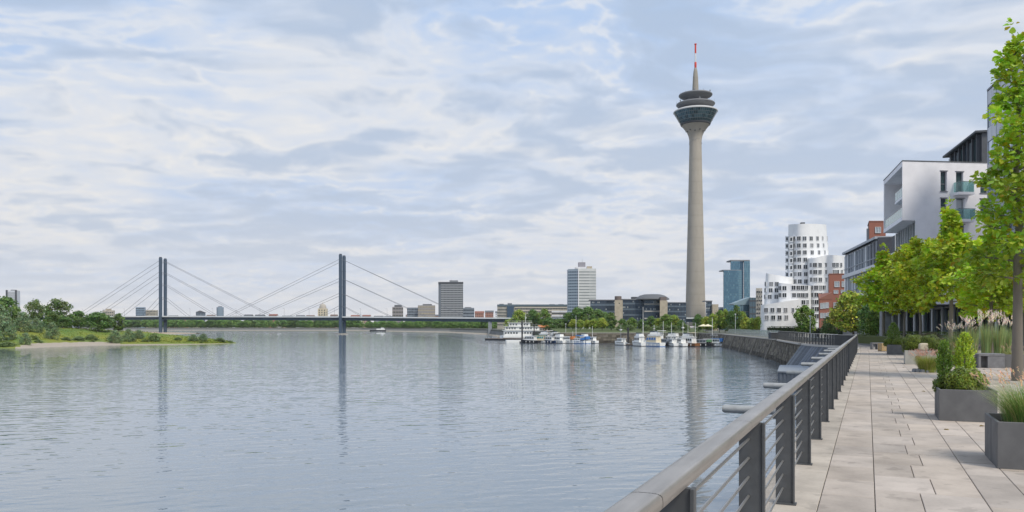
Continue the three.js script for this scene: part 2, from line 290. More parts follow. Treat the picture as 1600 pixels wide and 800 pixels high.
// ---------- railing along the promenade ----------
{
  const rail = thing('railing', 'dark plate posts under a broad taupe handrail along the water edge', 'railing');
  const S = []; for (let k = 0; k < 29; k++) S.push(0.8 + 2.265 * k); for (let s = S[28] + 2.3; s < 166; s += 2.3) S.push(s);
  const topY = (s) => Math.max(deckY(s) + 1.0, Math.min(6.33, DECK + 1.0));
  const hs = (s) => deckY(s) + 1.005 + 0.68 * smooth(70, 140, s) * 1.0;
  const yawAt = (s) => { const a = W(s - 0.5, 0), b = W(s + 0.5, 0); return Math.atan2(-(b.x - a.x), -(b.z - a.z)); };   // local -z runs along the path
  const T = -0.69;
  S.forEach((s, k) => {
    const p = W(s, T), h = hs(s) - p.y - 0.02, b = new MB();
    b.bevel(-0.072, 0.072, 0, h, -0.011, 0.011, 0.003); b.bevel(0.072, 0.09, 0, h, -0.024, 0.024, 0.003); b.box(-0.09, 0.105, 0, 0.012, -0.05, 0.05);
    const m = part('post', b.geo(), M.darkSteel, rail); m.position.copy(p); m.rotation.y = yawAt(s);
  });
  const prof = []; for (let k = 0; k < 18; k++) { const a = k / 18 * 2 * Math.PI, c = Math.cos(a), s = Math.sin(a); prof.push([0.061 * Math.sign(c) * Math.pow(Math.abs(c), 0.5), 0.031 * Math.sign(s) * Math.pow(Math.abs(s), 0.55)]); }
  const railMat = phys([0.41, 0.38, 0.35], 0.36, { metalness: 0.45, map: every(TX.streak, 0.5, 2.2), bumpMap: every(TX.fine, 0.5), bumpScale: 0.0006 });
  const sweep = (s0, s1, n, T, yf, prof) => {
    const b = new MB(); let last = null;
    for (let i = 0; i <= n; i++) {
      const s = lerp(s0, s1, i / n), c = W(s, T), yaw = yawAt(s), rx = Math.cos(yaw), rz = -Math.sin(yaw), y = yf(s);
      const ring = prof.map(([x, h], k) => b.v(V3(c.x + rx * x, y + h, c.z + rz * x), V3(rx * Math.sign(x) * (Math.abs(x) / (prof.half || 0.061)) ** (prof.half ? 1 : 3), Math.sign(h) * (Math.abs(h) / (prof.half || 0.031)) ** (prof.half ? 1 : 3), rz * Math.sign(x) * (Math.abs(x) / (prof.half || 0.061)) ** (prof.half ? 1 : 3)).normalize(), k / prof.length * 0.3, s));
      if (last) for (let k = 0; k < prof.length; k++) { const m = (k + 1) % prof.length; b.i.push(last[k], ring[k], ring[m], last[k], ring[m], last[m]); }
      else for (let k = 1; k < prof.length - 1; k++) b.i.push(ring[0], ring[k + 1], ring[k]);
      last = ring;
    }
    return b;
  };
  for (let k = 0; k < S.length - 1; k++) part('handrail', sweep(k ? S[k] - 0.4 + 0.003 : -1.5, S[k + 1] - 0.4 - 0.003, 4, T, hs, prof).geo(), railMat, rail);
  const rodProf = []; rodProf.half = 0.0095; for (let k = 0; k < 6; k++) { const a = k / 6 * 2 * Math.PI; rodProf.push([0.0095 * Math.cos(a), 0.0095 * Math.sin(a)]); }
  for (let k = 0; k < S.length - 1; k++) {
    if (k < 24) for (let j = 1; j <= 7; j++) part('rod', sweep(S[k], S[k + 1], 1, T - 0.012, (s) => deckY(s) + 0.02 + 0.122 * j, rodProf).geo(), M.steel, rail);
    else { const b = new MB(); for (let j = 0; j < 9; j++) { const s = S[k] + (j + 0.5) / 9 * 2.3, p = W(s, T); b.tube(p, V3(p.x, hs(s), p.z), 0.014, 0.014, 5, false); } stuff(part('baluster', b.geo(), M.darkSteel, rail)); }
  }
}
// grey tubes that stick out over the water under the railing
{
  const ord = ['nearest', 'second nearest', 'third nearest', 'fourth nearest', 'fifth nearest', 'sixth nearest', 'seventh nearest', 'farthest'];
  let s = 16.9;
  const g = new MB().tube(V3(0, 0, 0), V3(-1.86, 0, 0), 0.085, 0.085, 14).tube(V3(-1.86, 0, 0), V3(-1.9, 0, 0), 0.085, 0.055, 14).geo();
  const capG = new MB().box(-0.9, 0.1, -0.16, -0.062, -0.07, 0.07).geo();
  for (let k = 0; k < 8; k++, s += 7.1) {
    const p = W(s, -0.85), a = W(s - 0.5, 0), b = W(s + 0.5, 0);
    const t = thing('overhanging_tube', `${ord[k]} of the grey tubes sticking out over the water below the railing`, 'tube', [p.x, p.y - 0.1, p.z], Math.atan2(-(b.x - a.x), -(b.z - a.z)), 'grey tubes below the railing');
    part('tube', g, std([0.36, 0.37, 0.375], 0.5, { map: every(TX.cloudy, 0.8) }), t); part('bracket', capG, M.darkSteel, t);
  }
}
// ---------- quay below the promenade: ribbed battered wall, pier block, stone wall ----------
{
  const ribMat = std([0.21, 0.235, 0.275], 0.75, { map: every(TX.streak, 1.6, 7), bumpMap: every(TX.streak, 0.8, 3), bumpScale: 0.04 });
  const q = thing('quay_wall', 'blue grey ribbed sloping wall below the curve of the railing', 'wall');
  const b = new MB(), rq = rngOf(18); let run = 0;
  for (let s = 60; s < 129; s += 0.5) {
    const f = (s, o, y) => { const p = W(s, -0.99 - o); return V3(p.x, y, p.z); }, k = Math.round(s * 2) % 2 ? 0.0 : 0.22;
    const yt = deckY(s) - 0.1, tone = 0.65 + 0.7 * rq(); b.col = [tone, tone, tone * (0.95 + 0.1 * rq())];
    b.quad(f(s, 3.4 - k, -0.5), f(s, 0.02 - k, yt), f(s + 0.5, 0.02 - k, yt), f(s + 0.5, 3.4 - k, -0.5), [run, 0, run, 6, run + 0.5, 6, run + 0.5, 0]);
    b.quad(f(s + 0.5, 3.4 - k, -0.5), f(s + 0.5, 0.02 - k, yt), f(s + 0.5, 0.02 - (0.22 - k), yt), f(s + 0.5, 3.4 - (0.22 - k), -0.5)); run += 0.5;
  }
  stuff(part('ribs', b.geo(true), (() => { const m = ribMat.clone(); m.vertexColors = true; return m; })(), q));
  const cop = new MB(); for (let s = 60; s < 165; s += 2.5) { const f = (s, t, y) => W(s, t, y); cop.quad(f(s, -1.12, 0.03), f(s, -0.5, 0.03), f(s + 2.5, -0.5, 0.03), f(s + 2.5, -1.12, 0.03)); cop.quad(f(s, -1.12, -0.22), f(s, -1.12, 0.03), f(s + 2.5, -1.12, 0.03), f(s + 2.5, -1.12, -0.22)); }
  part('coping', cop.geo(), std([0.48, 0.45, 0.41], 0.85), q);
  const blk = thing('pier_block', 'low blue grey ribbed block standing in the water below the railing', 'pier', [38.0, 0, -99.7], -0.34);
  const bb = new MB(); bb.box(-4.4, 4, -1, 1.55, -8, 6.5); for (let x = -4.3; x < 4; x += 0.44) bb.box(x, x + 0.26, -1, 1.5, 6.5, 6.58); for (let z = -7.9; z < 6.4; z += 0.44) bb.box(-4.48, -4.4, -1, 1.5, z, z + 0.26);
  part('block', bb.geo(), ribMat, blk); part('cap', new MB().bevel(-4.55, 4.2, 1.55, 1.75, -8.2, 6.7, 0.05).geo(), std([0.34, 0.37, 0.41], 0.7, { map: every(TX.cloudy, 3) }), blk);

  const stoneMat = std([0.155, 0.135, 0.11], 0.95, { map: every(TX.cloudy, 6), bumpMap: every(TX.speckle, 2), bumpScale: 0.02, vertexColors: true });
  const r = rngOf(31);
  const wall = (name, label, a, c, top, batter, course, copMat) => {       // stones laid in courses on the side facing the water
    const t = thing(name, label, 'wall'), dx = c[0] - a[0], dz = c[1] - a[1], L = Math.hypot(dx, dz), e = V3(dx / L, 0, dz / L), n = V3(-e.z, 0, e.x), B = new MB(), core = new MB();
    const at = (s, y, o) => V3(a[0], y, a[1]).addScaledVector(e, s).addScaledVector(n, o + batter * (top - y) / top);
    core.quad(at(0, -1, -0.05), at(L, -1, -0.05), at(L, top, -0.05), at(0, top, -0.05));
    core.quad(at(0, top, -0.05), at(L, top, -0.05), at(L, top, -3), at(0, top, -3)); core.quad(at(L, -1, 0), at(L, -1, -3), at(L, top, -3), at(L, top, 0)); core.quad(at(0, -1, -3), at(0, -1, 0), at(0, top, 0), at(0, top, -3));
    part('core', core.geo(true), stoneMat, t);
    for (let y = -0.4; y < top - 0.3; y += course) for (let s = -r() * course; s < L; ) {
      const w = course * (1.4 + r() * 1.6), s0 = Math.max(s + 0.03, 0), s1 = Math.min(s + w - 0.03, L), o = r() * 0.09, y1 = Math.min(y + course - 0.05, top), k = 0.5 + 1.0 * r(), kk = y < 0.5 ? 0.5 : 1; s += w; if (s1 - s0 < 0.1) continue;
      B.col = [k * kk, k * kk * (0.97 + 0.05 * r()), k * kk * (0.9 + 0.1 * r())];
      const p = [at(s0, y, o), at(s1, y, o), at(s1, y1, o), at(s0, y1, o)], z = [at(s0, y, -0.06), at(s1, y, -0.06), at(s1, y1, -0.06), at(s0, y1, -0.06)];
      B.quad(...p, [s0, y, s1, y, s1, y1, s0, y1]); B.quad(p[3], p[2], z[2], z[3]); B.quad(p[1], z[1], z[2], p[2]); B.quad(z[0], p[0], p[3], z[3]);
    }
    stuff(part('stones', B.geo(true), stoneMat, t));
    const cp = new MB(); for (let s = 0; s < L; s += 2.2) { const s1 = Math.min(s + 2.17, L); const q = [at(s, top, 0.14), at(s1, top, 0.14), at(s1, top + 0.28, 0.14), at(s, top + 0.28, 0.14)], w = [at(s, top + 0.28, -0.7), at(s1, top + 0.28, -0.7)]; cp.quad(...q); cp.quad(q[3], q[2], w[1], w[0]); }
    part('coping', cp.geo(), copMat, t);
    return { t, at, L, n, e };
  };
  const pale = std([0.36, 0.335, 0.30], 0.9, { map: every(TX.cloudy, 3) });
  wall('stone_wall', 'brown stone wall with a pale coping below the far railing', [52.9, -159.4], [W(129, -1.05).x, W(129, -1.05).z], 4.2, 0.3, 0.62, pale);
  const h = wall('stone_wall', 'long dark harbour wall with slanting buttress ribs right of the boats', [76.1, -290], [54.2, -159.4], 4.1, 1.4, 0.7, M.paleConcrete);
  for (let k = 0; k < 5; k++) { const s = 18 + k * 25, b = new MB(); b.quad(h.at(s, -0.5, 0.5), h.at(s + 1.1, -0.5, 0.5), h.at(s + 0.8, 4.0, 0.25), h.at(s + 0.1, 4.0, 0.25)); b.quad(h.at(s, -0.5, 0), h.at(s, -0.5, 0.5), h.at(s + 0.1, 4, 0.25), h.at(s + 0.1, 4, 0)); b.quad(h.at(s + 1.1, -0.5, 0.5), h.at(s + 1.1, -0.5, 0), h.at(s + 0.8, 4, 0), h.at(s + 0.8, 4.0, 0.25)); part('buttress', b.geo(), std([0.21, 0.19, 0.16], 0.95, { map: every(TX.cloudy, 2) }), h.t); }
  wall('stone_wall', 'stained grey marina wall behind the moored boats', [18, -336.5], [79.3, -336.5], 4.1, 0.5, 0.75, pale);
  wall('stone_wall', 'pale grey wall at the inner corner of the marina', [78.6, -336], [76.4, -290], 4.1, 0.9, 0.75, pale);
}
// ---------- telecommunications tower ----------
{
  const D = 650, k = D / FPX, base = 4.2, tw = thing('tower', 'tall concrete telecommunications tower with two discs and a red and white mast', 'tower', [X(1086.7, D), base, -D]);
  const y = (v) => Y(v, D) - base, lathe = (pts, seg = 64) => new THREE.LatheGeometry(pts.map(([r, v]) => new THREE.Vector2(Math.max(0.001, r * k), y(v))), seg);
  const uvm = (g) => { const u = g.attributes.uv, p = g.attributes.position; for (let i = 0; i < u.count; i++) u.setXY(i, u.getX(i) * 40, p.getY(i)); return g; };
  const shaft = []; for (const [r, v] of [[15.9, 510], [15.7, 500], [14.6, 460], [13.7, 420], [12.7, 380], [11.8, 340], [10.9, 300], [10.0, 260], [9.5, 235], [9.35, 226], [9.5, 219], [10.6, 213], [13, 207], [17.2, 201.5], [21.6, 196]]) shaft.push([r, v]);
  part('shaft', uvm(lathe(shaft)), std([0.385, 0.35, 0.30], 0.9, { map: every(TX.soft, 18, 34), bumpMap: every(TX.streak, 7, 20), bumpScale: 0.05 }), tw);
  for (let j = 0; j < 15; j++) { const v = 495 - j * 17.5, rr = (() => { for (let i = 0; i < shaft.length - 1; i++) if (v <= shaft[i][1] && v >= shaft[i + 1][1]) return lerp(shaft[i][0], shaft[i + 1][0], (shaft[i][1] - v) / (shaft[i][1] - shaft[i + 1][1])); return 9.4; })(); const m = part('joint_ring', lathe([[rr + 0.02, v + 0.22], [rr + 0.10, v + 0.18], [rr + 0.10, v - 0.18], [rr + 0.02, v - 0.22]]), std([0.335, 0.305, 0.26], 0.9), tw); }
  // pod: glazed cone of three rows of panes between mullions
  part('pod_floor', lathe([[21.6, 196.2], [22.4, 196], [23.6, 193.2], [23, 193]]), M.darkGrey, tw);
  const rowsV = [[193.4, 190], [189.4, 185.4], [184.8, 180.6], [180.0, 176.2]], rad = (v) => lerp(22.6, 33.6, (195 - v) / (195 - 176)) * k;
  part('pod_core', lathe([[21.8, 195.6], [32.6, 176.2], [31, 173], [16, 172.5]]), std([0.25, 0.27, 0.28], 0.6), tw);
  const NP = 60, paneMats = [M.glassTeal, std([0.05, 0.09, 0.11], 0.15, { metalness: 0.3 }), std([0.12, 0.2, 0.24], 0.12, { metalness: 0.35 })], rp = rngOf(3);
  rowsV.forEach(([v0, v1], row) => {
    const sets = [new MB(), new MB(), new MB()];
    for (let i = 0; i < NP; i++) { const a0 = (i + 0.08) / NP * 2 * Math.PI, a1 = (i + 0.92) / NP * 2 * Math.PI, q = (a, v) => V3(Math.sin(a) * rad(v), y(v), Math.cos(a) * rad(v)); sets[row === 0 ? 1 : Math.floor(rp() * 3)].quad(q(a0, v0), q(a1, v0), q(a1, v1), q(a0, v1)); }
    sets.forEach((s, i) => { if (s.p.length) stuff(part('panes', s.geo(), paneMats[i], tw)); });
  });
  part('rim', lathe([[33.4, 176.4], [34, 176], [34, 174.6], [31, 172.6], [20, 171.4], [16, 171]]), std([0.46, 0.46, 0.46], 0.6), tw);
  part('upper_drum', lathe([[16.2, 172.5], [15.8, 162], [13, 161]]), std([0.32, 0.30, 0.29], 0.7), tw);
  const discMat = std([0.20, 0.205, 0.215], 0.6);
  part('lower_disc', lathe([[12, 170.5], [13.5, 170.2], [22, 168.2], [28.2, 165.2], [29.7, 163.8], [29.7, 162.8], [28.5, 161.8], [8, 160.2]]), discMat, tw);
  part('middle_drum', lathe([[12.4, 161.5], [11.8, 158.5], [6.5, 155.5]]), M.white, tw);
  part('upper_disc', lathe([[7.5, 156.2], [9, 155.8], [18, 153.6], [24.4, 151], [25.8, 149.6], [25.8, 148.4], [24.6, 147.4], [5, 145.5]]), discMat, tw);
  part('spire', lathe([[5.0, 148], [4.95, 143], [4.4, 131], [4.0, 121.5], [4.15, 121], [3.9, 120.6], [3.1, 112], [1.9, 106.2], [0.1, 106]], 32), std([0.36, 0.33, 0.28], 0.85, { map: every(TX.streak, 9, 12) }), tw);
  const red = std([0.62, 0.045, 0.02], 0.5);
  [[1.75, 106.2, 97.4, red], [1.2, 97.4, 83.4, M.frameWhite], [1.35, 83.4, 69.6, red], [1.9, 69.6, 68.4, red]].forEach(([r, a, b, m]) => part('mast_section', lathe([[0.01, a], [r, a], [r, b], [0.01, b]], 12), m, tw));
  for (let i = 0; i < 22; i++) { const a = i / 22 * 2 * Math.PI, up = i % 2, R = (up ? 24.8 : 28.8) * k, v = up ? 147.8 : 162.2, h = [4.6, 2.4, 3.4, 1.6][i % 4], b = new MB(); b.tube(V3(Math.sin(a) * R, y(v), Math.cos(a) * R), V3(Math.sin(a) * R, y(v) + h * k * 1.1, Math.cos(a) * R), 0.12, 0.06, 5); if (i % 3 === 0) b.box(Math.sin(a) * R - 0.4, Math.sin(a) * R + 0.4, y(v) + 0.3, y(v) + 1.5, Math.cos(a) * R - 0.3, Math.cos(a) * R + 0.3); part('antenna', b.geo(), M.midGrey, tw); }
  for (let i = 0; i < 12; i++) { const a = i / 12 * 2 * Math.PI + 0.25, v = 204.5 + (i % 2) * 1.6, R = (v < 205 ? 14.5 : 13.25) * k; const m = boxPart('porthole', M.darkGrey, tw, Math.sin(a) * R, y(v), Math.cos(a) * R, 1.0, 1.2, 0.7, a); }
  for (let i = 0; i < 16; i++) { const a = i * 2.4, R = 9.4 * k; boxPart('porthole', M.midGrey, tw, Math.sin(a) * R, y(218 + (i % 4) * 2.2), Math.cos(a) * R, 0.5, 0.5, 0.6, a); }
}

// ---------- cable-stayed bridge ----------
{
  const br = thing('bridge', 'long flat cable stayed river bridge with two pairs of slender dark pylons', 'bridge');
  const A = V3(-337.6, 0, -770), B = V3(-151.7, 0, -710), ax = B.clone().sub(A).normalize(), pr = V3(-ax.z, 0, ax.x); if (pr.z > 0) pr.negate();
  const at = (s, off, y) => A.clone().addScaledVector(ax, s).addScaledVector(pr, off).setY(y), LB = A.distanceTo(B);
  const deckYs = [[-260, 16.3], [-130, 16.35], [0, 16.2], [LB, 14.95], [LB + 146, 13.4], [LB + 330, 12.9]];
  const dy = (s) => { for (let i = 0; i < deckYs.length - 1; i++) if (s <= deckYs[i + 1][0]) { const t = (s - deckYs[i][0]) / (deckYs[i + 1][0] - deckYs[i][0]); return lerp(deckYs[i][1], deckYs[i + 1][1], t); } return deckYs[5][1]; };
  const WD = 12, deck = new MB(), girder = new MB(), para = new MB(), under = new MB();
  const bar = (b, s0, s1, o0, o1, y0, y1) => { const q = (s, o, y) => at(s, o, dy(s) + y); b.quad(q(s0, o0, y0), q(s1, o0, y0), q(s1, o0, y1), q(s0, o0, y1)); b.quad(q(s1, o1, y0), q(s0, o1, y0), q(s0, o1, y1), q(s1, o1, y1)); b.quad(q(s0, o0, y1), q(s1, o0, y1), q(s1, o1, y1), q(s0, o1, y1)); b.quad(q(s0, o1, y0), q(s1, o1, y0), q(s1, o0, y0), q(s0, o0, y0)); };
  for (let s = -260; s < LB + 330; s += 13) { bar(deck, s, s + 13, -0.2, WD, -0.05, 0.35); bar(girder, s, s + 13, 1.2, WD - 1.2, -2.7, -0.06); bar(para, s, s + 13, -0.35, -0.2, -0.15, 0.95); bar(under, s + 6, s + 6.8, 0.2, 1.2, -1.4, -0.06); }
  part('deck', deck.geo(), M.midGrey, br); part('girder', girder.geo(), std([0.05, 0.075, 0.10], 0.6), br); part('parapet', para.geo(), std([0.62, 0.64, 0.64], 0.5), br); stuff(part('brackets', under.geo(), M.darkGrey, br));
  for (let s = -255, i = 0; s < LB + 325; s += 26, i++) { const p = at(s, 3, dy(s)), b = new MB(); b.tube(p, V3(p.x, p.y + 8, p.z), 0.11, 0.07, 5).box(p.x - 1.2, p.x + 0.1, p.y + 8, p.y + 8.15, p.z - 0.15, p.z + 0.15); part('lamp_post', b.geo(), M.midGrey, br); }
  const tops = [[0, 73.0, [71, 60.2, 49.2, 36.6], [-107, -82, -52, -24], [125, 94, 63, 30]], [LB, 70.6, [67, 50, 36.8, 26], [-124, -92, -56, -24], [121, 84, 50, 22]]];
  const cabMat = std([0.16, 0.17, 0.19], 0.5);
  tops.forEach(([s, top, hs, left, right], side) => {
    for (const [j, off] of [[0, -0.9], [1, 5.4]].map(([j, o]) => [j, side ? o : o])) {
      const t = j ? top - 0.9 : top, b = new MB(), p = at(s, off, 0), w = 1.08, d = 1.4; b.bevel(-w, w, 0, t + 2, -d, d, 0.28); for (const yy of [16, 44, 58]) b.box(-w - 0.03, w + 0.03, yy, yy + 0.25, -d - 0.03, d + 0.03);
      const m = part('pylon', b.geo(), M.pylon, br); m.position.set(p.x, -2, p.z); m.rotation.y = Math.atan2(-ax.z, ax.x);
      boxPart('pylon_cap', M.darkGrey, br, p.x, t + 0.35, p.z, 1.7, 0.7, 1.7, m.rotation.y);
      for (const [arr, n] of [[left, 4], [right, 4]]) for (let i = 0; i < n; i++) { const e = s + arr[i], q = at(e, off < 0 ? 0.1 : 5.4, dy(e)); part('stay_cable', new MB().tube(at(s, off, hs[i] - j * 0.9), q, 0.15, 0.15, 5, false).geo(), cabMat, br); }
    }
    const f = at(s, 2.2, 0); part('pylon_footing', new MB().tube(V3(f.x, -2, f.z), V3(f.x, 0.8, f.z), side ? 5.2 : 6, side ? 5 : 5.6, 14).geo(), M.paleConcrete, br);
    boxPart('cross_beam', M.pylon, br, at(s, 2.2, 0).x, dy(s) - 3.6, at(s, 2.2, 0).z, 2.2, 1.6, 7, Math.atan2(-ax.z, ax.x));
  });
  for (const s of [-165, -110, -55, LB + 138.5, LB + 205, LB + 270]) { const p = at(s, 5, 0), b = new MB(); b.prism([[p.x - 1.5, p.z - 4], [p.x + 1.5, p.z - 4], [p.x + 1.5, p.z + 4], [p.x - 1.5, p.z + 4]], -2, dy(s) - 2.6); part('pier', b.geo(), std([0.25, 0.27, 0.29], 0.8), br); }
}
// ---------- far buildings: walls, roofs and windows of real depth ----------
// a block is placed by its left and right edge, its top and its base line in the photograph and a distance; local x right, z towards the camera, origin mid base
function block(name, label, cat, u0, u1, vTop, D, o = {}) {
  const base = o.base ?? 4.2, w = (u1 - u0) * D / FPX, t = thing(name, label, cat, [X((u0 + u1) / 2, D), base, -D], o.yaw || 0, o.group);
  t.userData.w = w; const h = Y(vTop, D) - base, dep = o.dep ?? w * 0.6;
  const xs = (u) => X(u, D + dep) - t.position.x, b = new MB(); b.prism([[-w / 2, 0], [w / 2, 0], [Math.max(w / 2 - dep * 0.25, Math.min(w / 2, xs(u1))), -dep], [Math.max(-w / 2, Math.min(-w / 2 + dep * 0.9, xs(u0))), -dep]], 0, h); part('wall', b.geo(), o.mat || M.beige, t); delete t.userData.w;
  return { t, w, h, dep, D, px: D / FPX, y: (v) => Y(v, D) - base, x: (u) => X(u, D) - t.position.x };
}
const winFar = std([0.045, 0.06, 0.08], 0.15, { metalness: 0.15 });
// rows of windows joined in one part; each a recessed dark box with a sill that stands proud
function windowRows(B, o) {
  const { cols, rows, x0 = -B.w / 2, x1 = B.w / 2, y0, y1, fw = 0.6, fh = 0.5, mat = winFar, name = 'windows', z = 0.06, side } = o, b = new MB(), dx = (x1 - x0) / cols, dy = (y1 - y0) / rows;
  for (let r = 0; r < rows; r++) for (let c = 0; c < cols; c++) { const x = x0 + dx * (c + 0.5), y = y0 + dy * (r + 0.5); if (side) b.box(-B.w / 2 - z, -B.w / 2 + 0.05, y - dy * fh / 2, y + dy * fh / 2, -B.dep * (c + 0.5 + fw / 2) / cols, -B.dep * (c + 0.5 - fw / 2) / cols); else b.box(x - dx * fw / 2, x + dx * fw / 2, y - dy * fh / 2, y + dy * fh / 2, -0.1, z); }
  return stuff(part(name, b.geo(), mat, B.t));
}
function bands(B, n, y0, y1, f, mat, name = 'floor_band', z = 0.25, x0 = -B.w / 2, x1 = B.w / 2) { for (let r = 0; r < n; r++) { const y = lerp(y0, y1, (r + 0.5) / n), h = (y1 - y0) / n * f; boxPart(name, mat, B.t, (x0 + x1) / 2, y, z / 2, x1 - x0 + 0.02 * (1 + r % 2), h, z); } }
function roofBox(B, u0, u1, v, vb, mat = M.midGrey, dep = 6, name = 'roof_house') { const x0 = B.x(u0), x1 = B.x(u1), h = B.y(v) - B.y(vb); return boxPart(name, mat, B.t, (x0 + x1) / 2, B.y(vb) + h / 2, -B.dep * 0.4, x1 - x0, h, Math.min(dep, B.dep * 0.7)); }
const blueGrey = std([0.24, 0.28, 0.33], 0.8, { map: every(TX.cloudy, 20) }), creamWall = std([0.52, 0.47, 0.38], 0.85, { map: every(TX.cloudy, 20) }), greyWall = std([0.33, 0.34, 0.35], 0.85, { map: every(TX.cloudy, 20) }), roofRed = std([0.25, 0.11, 0.08], 0.85), roofGrey = std([0.12, 0.125, 0.135], 0.8);

{ // far left slab tower
  const B = block('office_tower', 'pale slab tower with two dark edges above the trees at far left', 'building', 9, 27, 454, 1620, { mat: std([0.60, 0.62, 0.66], 0.7), dep: 16 });
  for (const u of [10, 24.5]) boxPart('edge_pier', M.darkGrey, B.t, B.x(u + 0.8), B.h / 2 + 0.5, 0.6, 3.2, B.h + 1, 1.8);
  windowRows(B, { cols: 7, rows: 17, x0: B.x(12.5), x1: B.x(24), y0: 4, y1: B.h - 3, fw: 0.6, fh: 0.45 }); roofBox(B, 15, 21, 452.5, 454);
}
{ const B = block('apartment_house', 'yellowish house with flat roofs left of the left pylon', 'building', 160, 177, 485, 1640, { mat: creamWall }); roofBox(B, 164, 171, 482.5, 485, M.beige); windowRows(B, { cols: 6, rows: 6, y0: 2, y1: B.h - 2 }); }
{ const B = block('office_block', 'blue grey glazed block just left of the left pylon', 'building', 212, 226, 480, 1620, { mat: std([0.25, 0.33, 0.42], 0.3) }); windowRows(B, { cols: 6, rows: 9, y0: 2, y1: B.h - 1, fw: 0.8 }); }
{ const B = block('apartment_house', 'cream low house right beside the blue grey block', 'building', 227, 245, 484.5, 1640, { mat: creamWall }); windowRows(B, { cols: 8, rows: 7, y0: 2, y1: B.h - 1 }); }
{ const B = block('apartment_house', 'small dark gabled house between the two pylons', 'building', 306, 320, 488, 1640, { mat: blueGrey }); part('roof', new MB().prism([[-B.w / 2, 1], [0, 1.2], [B.w / 2, 1], [B.w / 2, -9], [-B.w / 2, -9]], B.h, (x) => B.h + (Math.abs(x) < 1 ? 4 : 0.5)).geo(), roofGrey, B.t); windowRows(B, { cols: 6, rows: 6, y0: 2, y1: B.h - 1 }); }
{ const D = 1620, t = thing('round_tower', 'small round glass tower low above the bridge deck between the pylons', 'building', [X(344, D), 4.2, -D]), h = Y(480, D) - 4.2, b = new MB(), c = new MB(); b.tube(V3(0, 0, 0), V3(0, h, 0), 7, 7, 24); for (let i = 1; i < 10; i++) c.tube(V3(0, h * i / 10, 0), V3(0, h * i / 10 + 0.8, 0), 7.15, 7.15, 24, false); part('drum', b.geo(), std([0.28, 0.36, 0.44], 0.25, { metalness: 0.3 }), t); stuff(part('floor_bands', c.geo(), M.midGrey, t)); boxPart('roof_house', M.midGrey, t, 0, h + 1, 0, 6, 2, 6); }
{ // church tower
  const D = 1600, k = D / FPX, t = thing('church_tower', 'cream church tower with a rounded grey dome left of the right pylon', 'tower', [X(503, D), 4.2, -D]), y = (v) => Y(v, D) - 4.2;
  part('wall', new MB().box(-6.5 * k, 6.5 * k, 0, y(482), -12 * k, 0).geo(), std([0.62, 0.54, 0.40], 0.85), t);
  part('dome', new THREE.LatheGeometry([[5.6, 482], [5.4, 479.5], [4.6, 477], [3.2, 475.2], [1.2, 474.6], [0.6, 474.2], [0.3, 472], [0, 471.8]].map(([r, v]) => new THREE.Vector2(r * k, y(v))), 20), std([0.42, 0.38, 0.33], 0.8), t).position.z = -6 * k;
  for (let i = 0; i < 3; i++) for (let j = 0; j < 3; j++) boxPart('window', winFar, t, (i - 1) * 4 * k, y(492 - j * 3.6), 0, 1.4 * k, 2 * k, 0.4);
}
{ const B = block('office_block', 'brown square block with dark roof right of the right pylon', 'building', 613, 630, 479.5, 1350, { mat: std([0.29, 0.27, 0.27], 0.85) }); roofBox(B, 616, 627, 476.5, 479.5, roofGrey); bands(B, 5, 6, B.h, 0.4, M.beige); windowRows(B, { cols: 7, rows: 5, y0: 6, y1: B.h, fw: 0.7, fh: 0.4, z: 0.3 }); }
{ const B = block('office_block', 'grey stepped office block between the brown block and the slab tower', 'building', 636, 658, 480.5, 1380, { mat: blueGrey }); windowRows(B, { cols: 9, rows: 7, y0: 3, y1: B.h - 1, fw: 0.7 }); }
{ const B = block('office_block', 'taller brownish half of the stepped office block', 'building', 653, 680, 477, 1360, { mat: std([0.33, 0.31, 0.30], 0.85) }); roofBox(B, 660, 674, 475, 477, roofGrey); bands(B, 6, 5, B.h, 0.35, M.beige); windowRows(B, { cols: 11, rows: 6, y0: 5, y1: B.h, fw: 0.6, fh: 0.5, z: 0.2 }); }
{ // high-rise with a grid facade
  const B = block('high_rise', 'tall grey high rise slab with a regular window grid above the bridge', 'building', 689, 723.5, 440.5, 1150, { mat: std([0.42, 0.43, 0.45], 0.8), dep: 17 });
  part('side_wall', new MB().prism([[-B.w / 2, 0], [-B.w / 2, -17], [-B.w / 2 - 3.7, -17.2], [-B.w / 2 - 3.7, -0.6]], 0, B.h).geo(), std([0.16, 0.18, 0.21], 0.7), B.t);
  windowRows(B, { cols: 16, rows: 17, y0: 8, y1: B.h - 4.2, fw: 0.62, fh: 0.55, z: 0.08 });
  for (let i = 0; i <= 16; i += 1) boxPart('mullion', greyWall, B.t, -B.w / 2 + B.w * i / 16, B.h / 2, 0.25, 0.35, B.h - 0.4, 0.5);
  boxPart('roof_band', M.darkGrey, B.t, -1.7, B.h - 1.4, 0.3, B.w + 4.2, 2.8, 0.8); boxPart('roof_house', M.midGrey, B.t, 2, B.h + 1.3, -8, 12, 2.6, 7); part('antenna', new MB().tube(V3(-1, B.h, -8), V3(-1, B.h + 4, -8), 0.2, 0.1, 5).tube(V3(5, B.h, -8), V3(5, B.h + 3.4, -8), 0.2, 0.1, 5).geo(), M.midGrey, B.t);
}
{ const B = block('office_block', 'low blue grey office right at the foot of the grid high rise', 'building', 720, 741, 481, 1180, { mat: blueGrey }); windowRows(B, { cols: 9, rows: 5, y0: 5, y1: B.h - 1, fw: 0.8, fh: 0.4 }); roofBox(B, 726, 736, 479.8, 481); }
